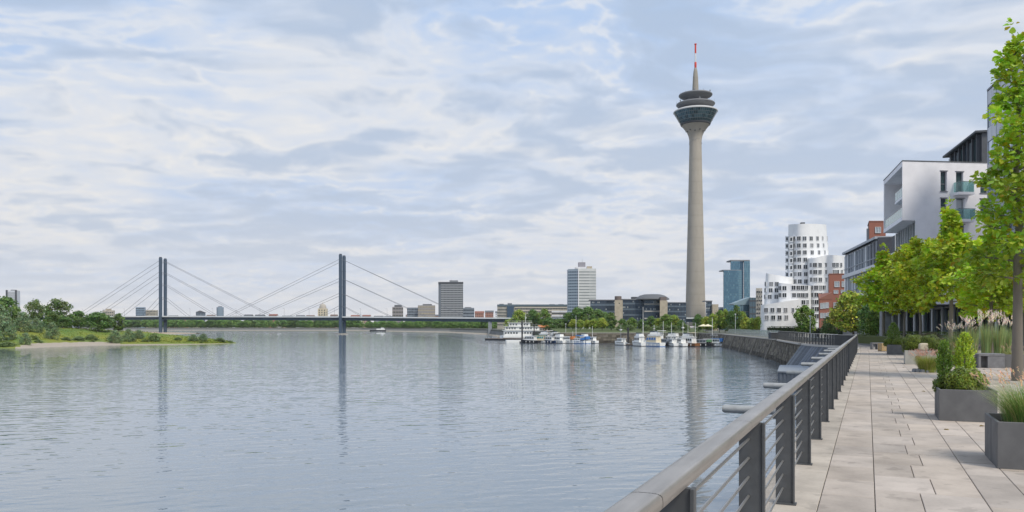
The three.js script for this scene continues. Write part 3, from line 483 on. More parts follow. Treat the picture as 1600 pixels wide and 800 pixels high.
// a scatter of low town houses along the far bank, each its own house with a pitched roof
{
  const r = rngOf(41), rows = [];
  const where = ['behind the left pylon', 'between the two pylons', 'just right of the right pylon', 'below the brown blocks', 'below the grid high rise', 'left of the long office'];
  const put = (u, w, v, D, mat, roof, label) => {
    const B = block('town_house', label, 'house', u, u + w, v, D, { mat, dep: 12 });
    part('roof', new MB().prism([[-B.w / 2 - 0.4, 0.5], [B.w / 2 + 0.4, 0.5], [B.w / 2 + 0.4, -5.8], [-B.w / 2 - 0.4, -5.8]], B.h, (x, z) => B.h + (z > 0 ? 0.2 : 3.2)).geo(), roof, B.t);
    part('back_roof', new MB().prism([[-B.w / 2 - 0.4, -5.8], [B.w / 2 + 0.4, -5.8], [B.w / 2 + 0.4, -12.4], [-B.w / 2 - 0.4, -12.4]], B.h, (x, z) => B.h + (z < -10 ? 0.2 : 3.2)).geo(), roof, B.t);
    windowRows(B, { cols: Math.max(2, Math.round(B.w / 3)), rows: Math.max(2, Math.round((B.h - 3) / 3.2)), y0: 2, y1: B.h - 0.6, fw: 0.42, fh: 0.5 });
  };
  const mats = [creamWall, M.white, std([0.45, 0.33, 0.26], 0.85), greyWall, std([0.38, 0.2, 0.15], 0.85)], names = ['cream', 'white', 'tan', 'grey', 'reddish'], rf = [roofRed, roofGrey, std([0.18, 0.13, 0.11], 0.85)], rn = ['red', 'dark', 'brown'];
  const list = [[262, 14], [283, 11], [300, 13], [322, 12], [362, 15], [381, 12], [398, 14], [420, 12], [440, 15], [462, 13], [478, 12], [516, 10], [548, 13], [566, 12], [584, 14], [600, 12], [634, 11], [648, 12], [676, 10], [690, 14], [706, 12], [722, 13], [742, 14], [758, 13], [774, 10]];
  const seen = {};
  list.forEach(([u, w], i) => { const m = Math.floor(r() * 5), q = Math.floor(r() * 3), zone = u < 320 ? 0 : u < 520 ? 1 : u < 605 ? 2 : u < 682 ? 3 : u < 735 ? 4 : 5, n = seen[zone] = (seen[zone] || 0) + 1; put(u, w, u > 680 ? 487 + r() * 4 : 493 + r() * 3.5, 1560 + r() * 60 - (u > 680 ? 230 : 0), mats[m], rf[q], `${['first', 'second', 'third', 'fourth', 'fifth', 'sixth', 'seventh', 'eighth', 'ninth'][n - 1]} small house from left ${where[zone]}, ${names[m]} with ${rn[q]} roof`); });
}
{ // long office building behind the bridge end
  const D = 800, B = block('office_building', 'long cream and blue grey office building behind the right bridge end', 'building', 777, 888, 478.5, D, { mat: std([0.40, 0.38, 0.33], 0.85, { map: every(TX.cloudy, 20) }), dep: 18 });
  windowRows(B, { cols: 20, rows: 6, x0: B.x(777), x1: B.x(792), y0: 3, y1: B.h - 2, fw: 0.6, fh: 0.5 });
  boxPart('glass_bay', std([0.06, 0.10, 0.15], 0.25, { metalness: 0.2 }), B.t, (B.x(792.5) + B.x(803)) / 2, B.h / 2, 0.5, B.x(803) - B.x(792.5), B.h - 0.1, 1.2);
  windowRows(B, { cols: 34, rows: 6, x0: B.x(804), x1: B.x(888), y0: 3, y1: B.h - 1, fw: 0.72, fh: 0.42, name: 'windows' }); bands(B, 6, 4.2, B.h + 0.2, 0.28, std([0.55, 0.50, 0.42], 0.8), 'floor_band', 0.3, B.x(804), B.x(888));
  boxPart('roof_band', std([0.10, 0.14, 0.17], 0.6), B.t, 0, B.h + 0.9, -5, B.w + 0.3, 1.8, 11); for (const [a, c, v] of [[780, 787, 474.5], [793, 800, 473.4], [801, 821, 475.6], [859, 867, 475], [873, 881, 475]]) roofBox(B, a, c, v, 478.5, M.midGrey, 6);
  const L = block('office_block', 'low pale terrace block in front of the long cream office', 'building', 862, 888, 483.5, 760, { mat: creamWall, dep: 10 }); bands(L, 4, 3, L.h, 0.4, M.white); windowRows(L, { cols: 14, rows: 4, y0: 1, y1: L.h - 2, fw: 0.8, fh: 0.35 });
}
{ // white high-rise
  const D = 620, B = block('high_rise', 'white banded high rise with a roof house and antenna behind the trees', 'building', 903.5, 931.5, 419.5, D, { mat: std([0.62, 0.63, 0.62], 0.7, { map: every(TX.soft, 20) }), dep: 14 });
  part('side_wall', new MB().prism([[-B.w / 2, 0.02], [-B.w / 2, -14], [-B.w / 2 - 7.6, -14.4], [-B.w / 2 - 7.6, -3]], 0, B.h - 0.3).geo(), std([0.30, 0.36, 0.42], 0.5), B.t);
  windowRows(B, { cols: 12, rows: 19, x0: -B.w / 2 + 0.3, x1: B.x(921.5), y0: 3, y1: B.h - 1.5, fw: 0.94, fh: 0.4, mat: std([0.27, 0.29, 0.29], 0.3) }); windowRows(B, { cols: 9, rows: 19, x0: B.x(922), x1: B.w / 2 - 0.2, y0: 3, y1: B.h - 1.5, fw: 0.6, fh: 0.5, mat: std([0.25, 0.28, 0.29], 0.3) });
  { const b = new MB(); for (let r = 0; r < 19; r++) for (let c = 0; c < 6; c++) { const t0 = (c + 0.15) / 6, t1 = (c + 0.85) / 6, y0 = 3 + (B.h - 4.5) * (r + 0.28) / 19, y1 = 3 + (B.h - 4.5) * (r + 0.75) / 19, q = (t, y) => V3(-B.w / 2 - 7.6 * t - 0.05, y, lerp(0.02, -3, t) + 0.08); b.quad(q(t1, y0), q(t0, y0), q(t0, y1), q(t1, y1)); } stuff(part('windows', b.geo(), std([0.08, 0.12, 0.17], 0.2, { metalness: 0.3 }), B.t)); }
  boxPart('corner_strip', M.white, B.t, -B.w / 2 + 0.1, B.h / 2, 0.3, 0.7, B.h, 0.7); boxPart('roof_house', std([0.28, 0.27, 0.30], 0.7), B.t, B.x(910), B.h + 2.4, -6, 5.4, 5.4, 5); boxPart('roof_parapet', M.white, B.t, B.x(907), B.h + 0.6, -3, 8, 1.3, 5); boxPart('roof_house', M.beige, B.t, B.x(922), B.h + 1, -6, 4, 2, 4); part('antenna', new MB().tube(V3(B.x(911), B.h + 5, -6), V3(B.x(911), B.h + 8, -6), 0.12, 0.06, 5).geo(), M.midGrey, B.t);
}
{ // dark glazed parliament-like offices with concrete stair towers
  const D = 520, glass = std([0.09, 0.13, 0.18], 0.15, { metalness: 0.45 }), sill = std([0.14, 0.19, 0.24], 0.4);
  const mk = (label, u0, u1, v, D, n) => { const B = block('office_block', label, 'building', u0, u1, v, D, { mat: glass, dep: 14 }); bands(B, n, 1, B.h - 0.6, 0.3, sill); const c = Math.round((u1 - u0) / 2.2); for (let i = 0; i <= c; i++) boxPart('mullion', M.darkGrey, B.t, -B.w / 2 + B.w * i / c, B.h / 2, 0.2, 0.16, B.h, 0.4); boxPart('roof_band', M.midGrey, B.t, 0, B.h + 0.3, -4, B.w + 0.8, 0.6, 9.5); { const b = new MB(), r = rngOf(u0); for (let i = 0; i < c; i++) for (let k = 0; k < n; k++) if (r() < 0.22) { const x = -B.w / 2 + B.w * (i + 0.5) / c, y = 1 + (B.h - 1.6) * (k + 0.85) / n; b.box(x - B.w / c * 0.42, x + B.w / c * 0.42, y - 0.4, y + 0.55, 0, 0.05); } stuff(part('blinds', b.geo(), std([0.42, 0.46, 0.47], 0.6), B.t)); } return B; };
  mk('dark glazed office wing left of the first concrete stair tower', 922.5, 961, 469.5, 530, 4);
  const C = mk('dark glazed office block between the two concrete stair towers', 973, 1006, 468.5, 512, 5); roofBox(C, 989, 1004, 463.5, 468, M.darkGrey);
  const E = mk('office block with pale ledges left of the second stair tower', 1006.5, 1034, 469, 508, 4); bands(E, 4, 1, E.h - 0.2, 0.14, std([0.5, 0.48, 0.44], 0.7), 'ledge', 0.7); part('roof', new THREE.LatheGeometry([[11, 0], [10.8, 0.8], [8, 2.6], [5, 3.4], [0.01, 3.5]].map(([a, b]) => new THREE.Vector2(a, b)), 20), roofGrey, E.t).position.set(0.5, E.h + 0.5, -6);
  const S1 = block('stair_tower', 'first pale concrete stair tower, left of the dark glazed block', 'tower', 960.5, 973, 469, 505, { mat: M.beige, dep: 6 }); part('tower_head', new MB().tube(V3(0, S1.h, -3), V3(0, S1.h + 2.6, -3), 2.2, 2.2, 20).geo(), std([0.16, 0.13, 0.12], 0.7), S1.t); boxPart('window', winFar, S1.t, 0.4, S1.h - 2, 0, 0.7, 0.5, 0.1);
  const S2 = block('stair_tower', 'second pale concrete stair tower, near the big telecommunications tower', 'tower', 1031, 1043, 469.5, 500, { mat: M.beige, dep: 6 }); boxPart('tower_head', std([0.16, 0.13, 0.12], 0.7), S2.t, 0, S2.h + 1.1, -2.6, 3.8, 2.2, 3.8);
  mk('dark blue office wing directly left of the telecommunications tower', 1043, 1072, 473.5, 530, 5);
  const R = mk('dark office end just right of the telecommunications tower', 1103, 1112, 471, 540, 5); boxPart('end_wall', M.beige, R.t, R.w / 2 + 1.8, R.h / 2 - 1, -1, 4, R.h - 2, 8);
  const Lw = block('office_block', 'low blue grey office behind the trees left of the glass towers', 'building', 1117, 1130, 480, 600, { mat: blueGrey }); windowRows(Lw, { cols: 8, rows: 4, y0: 2, y1: Lw.h - 0.5, fw: 0.9, fh: 0.4 });
}
{ // glass twin tower: curtain wall panes and floor joints
  const D = 600, t = thing('glass_tower', 'blue glass twin tower of two joined slabs right of the telecommunications tower', 'building', [X(1151, D), 4.2, -D]), x = (u) => X(u, D) - t.position.x, y = (v) => Y(v, D) - 4.2, r = rngOf(8);
  const gm = [std([0.10, 0.20, 0.28], 0.08, { metalness: 0.5 }), std([0.13, 0.25, 0.33], 0.08, { metalness: 0.5 }), std([0.17, 0.30, 0.37], 0.1, { metalness: 0.45 }), std([0.07, 0.14, 0.21], 0.1, { metalness: 0.5 })], joint = std([0.06, 0.10, 0.14], 0.5);
  const curtain = (u0, u1, v, z0, dep, nc, nr, mix) => {
    const w = x(u1) - x(u0), h = y(v), sk = dep / D * (X(u0, D)) * 0.92, c = new MB().prism([[x(u0), z0 - 0.12], [x(u1), z0 - 0.12], [x(u1), z0 - dep], [x(u0) + sk, z0 - dep]], 0, h); part('core', c.geo(), joint, t);
    const sets = gm.map(() => new MB()); for (let i = 0; i < nc; i++) for (let j = 0; j < nr; j++) { const a = x(u0) + w * (i + 0.04) / nc, b = x(u0) + w * (i + 0.96) / nc, e = h * (j + 0.08) / nr, f = h * (j + 0.94) / nr, s = sets[mix(i / nc, j / nr)]; s.quad(V3(a, e, z0), V3(b, e, z0), V3(b, f, z0), V3(a, f, z0)); }
    for (let j = 0; j < nr; j++) { const e = h * (j + 0.08) / nr, f = h * (j + 0.94) / nr, q = (k, y) => V3(x(u0) - 0.12 + sk * k, y, z0 - 0.12 - dep * k); for (let i = 0; i < 4; i++) sets[2].quad(q((i + 0.96) / 4, e), q((i + 0.04) / 4, e), q((i + 0.04) / 4, f), q((i + 0.96) / 4, f)); }
    sets.forEach((s, i) => stuff(part('panes', s.geo(), gm[i], t)));
  };
  curtain(1129, 1152.5, 423, 3, 14, 14, 26, () => Math.floor(r() * r() * 3)); curtain(1152.6, 1157.5, 423, 2.2, 12, 3, 26, () => 2);
  curtain(1143.5, 1158, 407.5, -3, 14, 8, 30, () => Math.floor(r() * 2)); curtain(1158.1, 1164, 407.5, -4, 14, 3, 30, () => 3); curtain(1164.1, 1173.5, 407.5, -2.5, 15, 6, 30, () => 1 + Math.floor(r() * 2));
  boxPart('roof_band', M.midGrey, t, (x(1143.5) + x(1173.5)) / 2, y(407) + 0.2, -9, x(1173.5) - x(1143.5), 1, 12); boxPart('roof_band', M.midGrey, t, (x(1129) + x(1157)) / 2, y(422.5), -4, x(1157) - x(1129) + 0.3, 0.7, 12);
  const G = block('office_block', 'teal glass office with slanting roof below the glass twin tower', 'building', 1156, 1172, 470, 430, { mat: std([0.14, 0.24, 0.29], 0.12, { metalness: 0.4 }), dep: 9 }); bands(G, 4, 1, G.h, 0.14, M.midGrey, 'floor_band', 0.15); part('roof', new MB().prism([[-G.w / 2 - 3.4, 0.5], [G.w / 2, 0.5], [G.w / 2, -9], [-G.w / 2 - 3.4, -9]], G.h - 2.2, (px) => G.h + (px < 0 ? -1.4 : 2)).geo(), std([0.22, 0.30, 0.34], 0.4), G.t); for (let i = 0; i < 7; i++) boxPart('mullion', M.darkGrey, G.t, -G.w / 2 + G.w * i / 6, G.h / 2, 0.1, 0.12, G.h, 0.2);
  const H = block('office_block', 'dark framed glass office beside the teal glass one', 'building', 1171, 1181, 465, 425, { mat: std([0.12, 0.19, 0.24], 0.15, { metalness: 0.35 }), dep: 8 }); bands(H, 5, 1, H.h, 0.2, M.darkGrey, 'floor_band', 0.2); for (let i = 0; i < 5; i++) boxPart('mullion', M.darkGrey, H.t, -H.w / 2 + H.w * i / 4, H.h / 2, 0.12, 0.16, H.h, 0.24);
  const K = block('metal_clad_house', 'narrow crinkled silver house left of the white curved building', 'building', 1181, 1191, 450, 400, { mat: std([0.46, 0.44, 0.40], 0.5), dep: 8 }); { const b = new MB(), q = rngOf(2); for (let i = 0; i < 6; i++) for (let j = 0; j < 14; j++) { const a = -K.w / 2 + K.w * i / 6, c = K.h * j / 14; b.box(a, a + K.w / 6 * 0.9, c, c + K.h / 14 * 0.85, 0, 0.1 + 0.5 * q()); } stuff(part('cladding', b.geo(), std([0.5, 0.47, 0.42], 0.4, { metalness: 0.4 }), K.t)); windowRows(K, { cols: 3, rows: 9, y0: 2, y1: K.h - 1, fw: 0.4, fh: 0.4, z: 0.7 }); }
}
// ---------- white curved building: volumes with bent outlines, each window a part ----------
const winGeo = (w, h) => { const b = new MB(), c = new MB(), f = 0.09; b.box(-w / 2, w / 2, -h / 2, -h / 2 + f, -0.1, 0.2).box(-w / 2, w / 2, h / 2 - f, h / 2, -0.1, 0.2).box(-w / 2, -w / 2 + f, -h / 2, h / 2, -0.1, 0.19).box(w / 2 - f, w / 2, -h / 2, h / 2, -0.1, 0.19).box(-0.05, 0.05, -h / 2, h / 2, -0.1, 0.17); c.box(-w / 2 + f, w / 2 - f, -h / 2 + f, h / 2 - f, -0.1, 0.06); return [b.geo(), c.geo()]; };
{
  const D = 300, k = D / FPX, base = 4.2, t = thing('curved_building', 'white building of leaning curved towers with square dark windows', 'building', [X(1255, D), base, -D]);
  const wallMat = std([0.76, 0.765, 0.775], 0.55, { map: every(TX.soft, 13) }), paneMat = std([0.035, 0.042, 0.05], 0.12), paneMats = [paneMat, paneMat, std([0.09, 0.10, 0.115], 0.1, { metalness: 0.3 }), std([0.22, 0.225, 0.23], 0.3)], rw = rngOf(77), x = (u) => X(u, D) - t.position.x, y = (v) => Y(v, D) - base;
  const [wf, wp] = winGeo(1.45, 1.65), [nf, np] = winGeo(1.05, 1.65);
  // outline(a): a in 0..1 runs from the left edge over the front to the right edge and back; given as control points [u, depth m] at the base and at the top
  function volume(lo, hi, vTop, windows, zc) {
    const n = 64, curve = (pts) => new THREE.CatmullRomCurve3(pts.map(([u, z]) => V3(X(u, D - zc - z) - t.position.x, 0, zc + z)), true, 'catmullrom', 0.5), cl = curve(lo), ch = curve(hi), yt = typeof vTop === 'function' ? vTop : () => vTop;
    const at = (a, h) => { const p = cl.getPoint(a), q = ch.getPoint(a), f = Math.pow(h, 1.15); return V3(lerp(p.x, q.x, f), 0, lerp(p.z, q.z, f)); };
    const b = new MB(), rows = 14;
    const pos = (a, h) => { const p = at(a, h), q = ch.getPoint(a), dq = D - q.z, top = Y(yt(800 + (q.x + t.position.x) * FPX / dq), dq) - base; p.y = top * h; return p; };
    const ids = []; for (let j = 0; j <= rows; j++) { ids.push([]); for (let i = 0; i <= n; i++) { const p = pos(i / n, j / rows), e = pos((i + 0.3) / n % 1, j / rows).sub(pos((i - 0.3 + n) / n % 1, j / rows)), up = pos(i / n, Math.min(1, j / rows + 0.02)).sub(pos(i / n, Math.max(0, j / rows - 0.02))); ids[j].push(b.v(p, e.cross(up).normalize(), i * 0.7, p.y)); } }
    for (let j = 0; j < rows; j++) for (let i = 0; i < n; i++) b.i.push(ids[j][i], ids[j][i + 1], ids[j + 1][i + 1], ids[j][i], ids[j + 1][i + 1], ids[j + 1][i]);
    const c = V3(0, 0, 0); for (let i = 0; i < n; i++) c.addScaledVector(pos(i / n, 1), 1 / n); for (let i = 0; i < n; i++) b.tri(pos(i / n, 1), pos((i + 1) / n, 1), c);
    part('wall', b.geo(), wallMat, t);
    // windows: rows at photo heights, columns at photo positions on the front; found by scanning the outline
    for (const [v, us, narrow] of windows) for (const u of us) {
      let best = null, bd = 1e9;
      for (let i = 0; i < 400; i++) { const a = i / 400, top = pos(a, 1).y, z0 = pos(a, 0.5).z, h = Math.min(1, (Y(v, D - z0) - base) / top), p = pos(a, h), e = pos((a + 0.004) % 1, h).sub(pos((a + 0.996) % 1, h)); const N = V3(-e.z, 0, e.x).normalize(); const outward = V3(e.x, 0, e.z).cross(V3(0, 1, 0)).normalize(); if (outward.z < 0.12) continue; const dd = Math.abs(p.x + t.position.x - X(u, D - p.z)); if (dd < bd) { bd = dd; best = [p, outward, e]; } }
      if (!best || bd > 1.2) continue;
      const [p, N] = best, g = new THREE.Group(); const m = part('window', narrow ? nf : wf, M.frameWhite, t); m.position.copy(p); m.rotation.y = Math.atan2(N.x, N.z); part('pane', narrow ? np : wp, paneMats[Math.floor(rw() * 4)], m);
    }
    return pos;
  }
  const R = (...a) => a;
  // outlines run so that the outside lies on the right of the travel direction seen from above: left edge, front, right edge, back
  volume(R([1229, -7], [1233, 0], [1246, 4.5], [1266, 5], [1288, 1.5], [1301, -7], [1288, -16], [1245, -16]), R([1232.5, -7], [1236, -1], [1247, 3.5], [1264, 4], [1281, 1], [1291, -7], [1282, -15], [1245, -15]), (u) => 349.5 + 0.0016 * (u - 1262) * (u - 1262),
    [[372.5, [1241.5, 1248.3, 1257, 1267.3, 1277, 1285, 1292]], [383.5, [1241.5, 1248.3, 1257.4, 1268, 1278, 1286.5, 1294]], [394.4, [1242, 1248.7, 1257.6, 1268.6, 1279.5, 1288.3, 1296]], [405.8, [1242.4, 1249, 1258, 1269]], [417, [1242.7, 1249, 1258.4]], [428.4, [1243, 1249.4, 1258.7]], [439.8, [1243, 1249.6, 1259]]], 0);
  volume(R([1262, -2], [1267, 3], [1276, 4.5], [1290, 4], [1304, 6], [1318, 4], [1330, -4], [1300, -12], [1270, -12]), R([1263, -2], [1267, 2.5], [1277, 4], [1291, 3.6], [1303, 6], [1316, 4], [1328, -4], [1300, -12], [1270, -12]), (u) => 403.5 - 5.0 * smooth(1266, 1296, u) + 1.2 * smooth(1300, 1322, u),
    [[414, [1267.3, 1273.3, 1281, 1290.7, 1303, 1307.5, 1314]], [425, [1267.5, 1273.6, 1281, 1291, 1303.5, 1308, 1315]], [437, [1268, 1274, 1281.6, 1291.5]], [449.5, [1268.6, 1275, 1282, 1288]], [460.8, [1269, 1275.5, 1282]], [472, [1270, 1276]], [483, [1270, 1276]], [494, [1270, 1276]]], 6);
  volume(R([1192, 0], [1196, 4], [1208, 5], [1222, 5], [1238, 3], [1246, -4], [1230, -10], [1200, -10]), R([1197, 0], [1199, 3], [1209, 4], [1222, 4], [1232, 2], [1242, -4], [1230, -10], [1203, -10]), (u) => 427 + 0.17 * (u - 1198),
    [[443.8, [1196.5, 1204.8, 1213.6]], [453.6, [1195.6, 1204, 1213.4]], [463.8, [1194, 1202.8, 1212.8]]], 4);
  volume(R([1217, 0], [1219, 3], [1234, 4], [1250, 4], [1264, 3], [1270, -4], [1250, -9], [1222, -9]), R([1216.5, 0], [1219, 3], [1234, 4], [1250, 4], [1263, 3], [1268, -4], [1250, -9], [1222, -9]), (u) => 442 + 0.085 * (u - 1217),
    [[450.3, [1218.8, 1225.5]], [449.6, [1239.8, 1247, 1253.4, 1259.8]], [461.3, [1219, 1225.7, 1240.4, 1248, 1254, 1260.2]], [472.3, [1255, 1261.6]], [484, [1262]]], 9);
  volume(R([1188, 0], [1191, 4], [1205, 5.5], [1222, 6], [1240, 4.5], [1250, -1], [1238, -7], [1196, -7]), R([1189, 0], [1192, 4], [1205, 5.5], [1222, 6], [1240, 4.5], [1249, -1], [1238, -7], [1196, -7]), (u) => 476.5 - 0.15 * (u - 1189.5),
    [[484.5, [1197, 1207, 1217.2, 1227.2, 1238.4]], [496.3, [1198, 1208, 1218, 1228.5]]], 14);
  // window boxes that jut from the left side of the tall tower
  for (let j = 0; j < 7; j++) for (const [u, z, w] of [[1231.4, -3.2, 1.5], [1236.6, 1.8, 1.3]]) { const v = 373.5 + j * 11.1 + (z > 0 ? 0.6 : 0), m = boxPart('bay_window', M.frameWhite, t, X(u, D - z) - t.position.x, Y(v, D - z) - base, z, w, 2.1, 1.5, z > 0 ? -0.5 : -0.9); boxPart('pane', paneMat, m, 0.05, 0, 0.72, w * 0.5, 1.2, 0.12); boxPart('pane', paneMat, m, -w / 2, 0, 0, 0.1, 1.2, 0.6); }
  boxPart('roof_box', M.darkGrey, t, x(1260), y(347.6), -4, 1.4, 1.0, 1.4);
  for (let j = 0; j < 4; j++) { const m = boxPart('bay_window', M.frameWhite, t, x(1284 + (j % 2) * 3), y(447 + j * 9), 12.6, 1.8, 2, 2, 0.6 - (j % 2) * 1.0); boxPart('pane', paneMat, m, 0, 0, 0.55, 1.2, 1.4, 1); }
}
// ---------- red brick buildings ----------
function brickHouse(label, pts, vTops, D, wins, base = 4.2) {
  const u0 = pts[0], u1 = pts[1], t = thing('brick_house', label, 'building', [X((u0 + u1) / 2, D), base, -D]), x = (u) => X(u, D) - t.position.x, y = (v) => Y(v, D) - base;
  const dep = pts[2] ?? 9;
  part('wall', new MB().prism([[x(u0), 0], [x(u1), 0], [x(u1), -dep], [X(u0, D + dep) - t.position.x - 0.3, -dep]], 0, (px) => y(px < 0 ? vTops[0] : vTops[1])).geo(), M.brick, t);
  part('roof_edge', new MB().prism([[x(u0) - 0.1, 0.1], [x(u1) + 0.1, 0.1], [x(u1) + 0.1, -dep - 0.1], [X(u0, D + dep) - t.position.x - 0.4, -dep - 0.1]], y(Math.max(...vTops)) - 0.0, (px) => y(px < 0 ? vTops[0] : vTops[1]) + 0.25).geo(), roofRed, t);
  for (const [u, v, w, h] of wins) { const W0 = w * D / FPX, H0 = h * D / FPX, [f, p] = winGeo(W0, H0); const m = part('window', f, M.frameWhite, t); m.position.set(x(u), y(v), 0.02); part('pane', p, std([0.30, 0.34, 0.38], 0.15), m); }
  return { t, x, y };
}
brickHouse('red brick house with white windows right of the white curved building', [1295.5, 1330], [428.5, 428.5], 262, [[1307.5, 444, 8, 9], [1318, 444, 6, 9], [1306, 456, 7, 5.5], [1316.5, 455.5, 6, 5], [1306, 477, 8, 9], [1305.5, 492, 8, 8], [1318, 477, 7, 9]]);
brickHouse('lower red brick wing with slanting roof before the brick house', [1280.5, 1300], [468, 458], 256, [[1283.5, 478, 4, 9], [1288, 477.5, 4.4, 9], [1292.5, 477, 4.4, 9], [1283.5, 493, 4, 8], [1288.5, 493, 4.4, 8], [1293.5, 492.5, 4.4, 8]]);
{ const q = brickHouse('red brick block peeping over the glass fronted office', [1358, 1384], [346.5, 346.5], 200, [[1371.5, 359.5, 9, 9.5], [1371, 374, 8, 8]]); boxPart('side_bay', M.midGrey, q.t, q.x(1357.6), q.y(366), -0.6, 0.3, 3.0, 0.8); }

// ---------- glass-fronted office that recedes along the promenade ----------
{
  const a = [63.8, 140], b = [70.9, 171], h = 22.3, t = thing('glass_office', 'grey office with a long glazed front receding behind the plane trees', 'building'), dx = b[0] - a[0], dz = -(b[1] - a[1]), L = Math.hypot(dx, dz), e = V3(dx / L, 0, dz / L), n = V3(e.z, 0, -e.x);
  const at = (s, y, o) => V3(a[0], y, -a[1]).addScaledVector(e, s).addScaledVector(n, o);
  const rect = (mb, s0, s1, y0, y1, o) => mb.quad(at(s1, y0, o), at(s0, y0, o), at(s0, y1, o), at(s1, y1, o));
  const bar = (s0, s1, y0, y1, o0, o1) => { const m = new MB(); rect(m, s0, s1, y0, y1, o1); m.quad(at(s0, y1, o0), at(s1, y1, o0), at(s1, y1, o1), at(s0, y1, o1)); m.quad(at(s0, y0, o1), at(s1, y0, o1), at(s1, y0, o0), at(s0, y0, o0)); m.quad(at(s0, y0, o0), at(s0, y0, o1), at(s0, y1, o1), at(s0, y1, o0)); m.quad(at(s1, y0, o1), at(s1, y0, o0), at(s1, y1, o0), at(s1, y1, o1)); return m.geo(); };
  const grey = std([0.46, 0.48, 0.51], 0.6, { map: every(TX.cloudy, 7) });
  const foot = [at(0, 0, -0.3), at(L, 0, -0.3), at(L, 0, -20), at(0, 0, -20)].map((p) => [p.x, p.z]);
  part('core', new MB().prism(foot, 4.2, h).geo(), std([0.06, 0.07, 0.085], 0.3), t);
  const top = [at(-0.2, 0, 0.3), at(L + 0.2, 0, 0.3), at(L, 0, -20.2), at(-0.2, 0, -20.2)].map((p) => [p.x, p.z]); part('roof', new MB().prism(top, h, h + 0.45).geo(), grey, t);
  const floors = [[21.9, 17.9], [17.2, 13.2], [12.5, 9.0]], r = rngOf(6), gm = [std([0.30, 0.34, 0.38], 0.07, { metalness: 0.6 }), std([0.48, 0.52, 0.57], 0.08, { metalness: 0.7 }), std([0.58, 0.62, 0.66], 0.12, { metalness: 0.6 }), std([0.66, 0.68, 0.70], 0.5)];
  for (const [y1, y0] of floors) {
    part('floor_slab', bar(-0.1, L + 0.1, y0 - 0.72, y0, -0.3, 0.35), M.white, t);
    const N = 24; for (let i = 0; i < N; i++) { const g = new MB(); rect(g, L * (i + 0.04) / N, L * (i + 0.96) / N, y0, y1, -0.12); part('pane', g.geo(), gm[Math.floor(r() * 4)], t); if (i % 2 === 0) part('mullion', bar(L * i / N - 0.07, L * i / N + 0.07, y0, y1, -0.2, 0.12), grey, t); }
    part('transom', bar(0, L, (y0 + y1) / 2 - 0.9, (y0 + y1) / 2 - 0.78, -0.2, 0.05), grey, t);
  }
  part('plinth', bar(-0.1, L, 4.2, 8.3, -0.3, 0.2), std([0.3, 0.29, 0.28], 0.8, { map: every(TX.cloudy, 5) }), t);
  const pent = thing('dark_annex', 'dark grey annex box at the near end of the glass fronted office', 'building'); const w = 14; const p0 = at(-0.1, 0, -0.1), p1 = at(-0.1, 0, -w), p2 = at(6, 0, -w), p3 = at(6, 0, -0.1);
  part('wall', new MB().prism([p0, p1, p2, p3].map((p) => { const q = p.clone().addScaledVector(e, -0.8); return [q.x, q.z]; }), 17.2, 22.5).geo(), std([0.055, 0.06, 0.075], 0.6, { map: every(TX.cloudy, 4) }), pent);
  part('lower_wall', new MB().prism([p0, p1, p2, p3].map((p) => { const q = p.clone().addScaledVector(e, -0.4); return [q.x, q.z]; }), 4.2, 17.19).geo(), grey, pent);
}
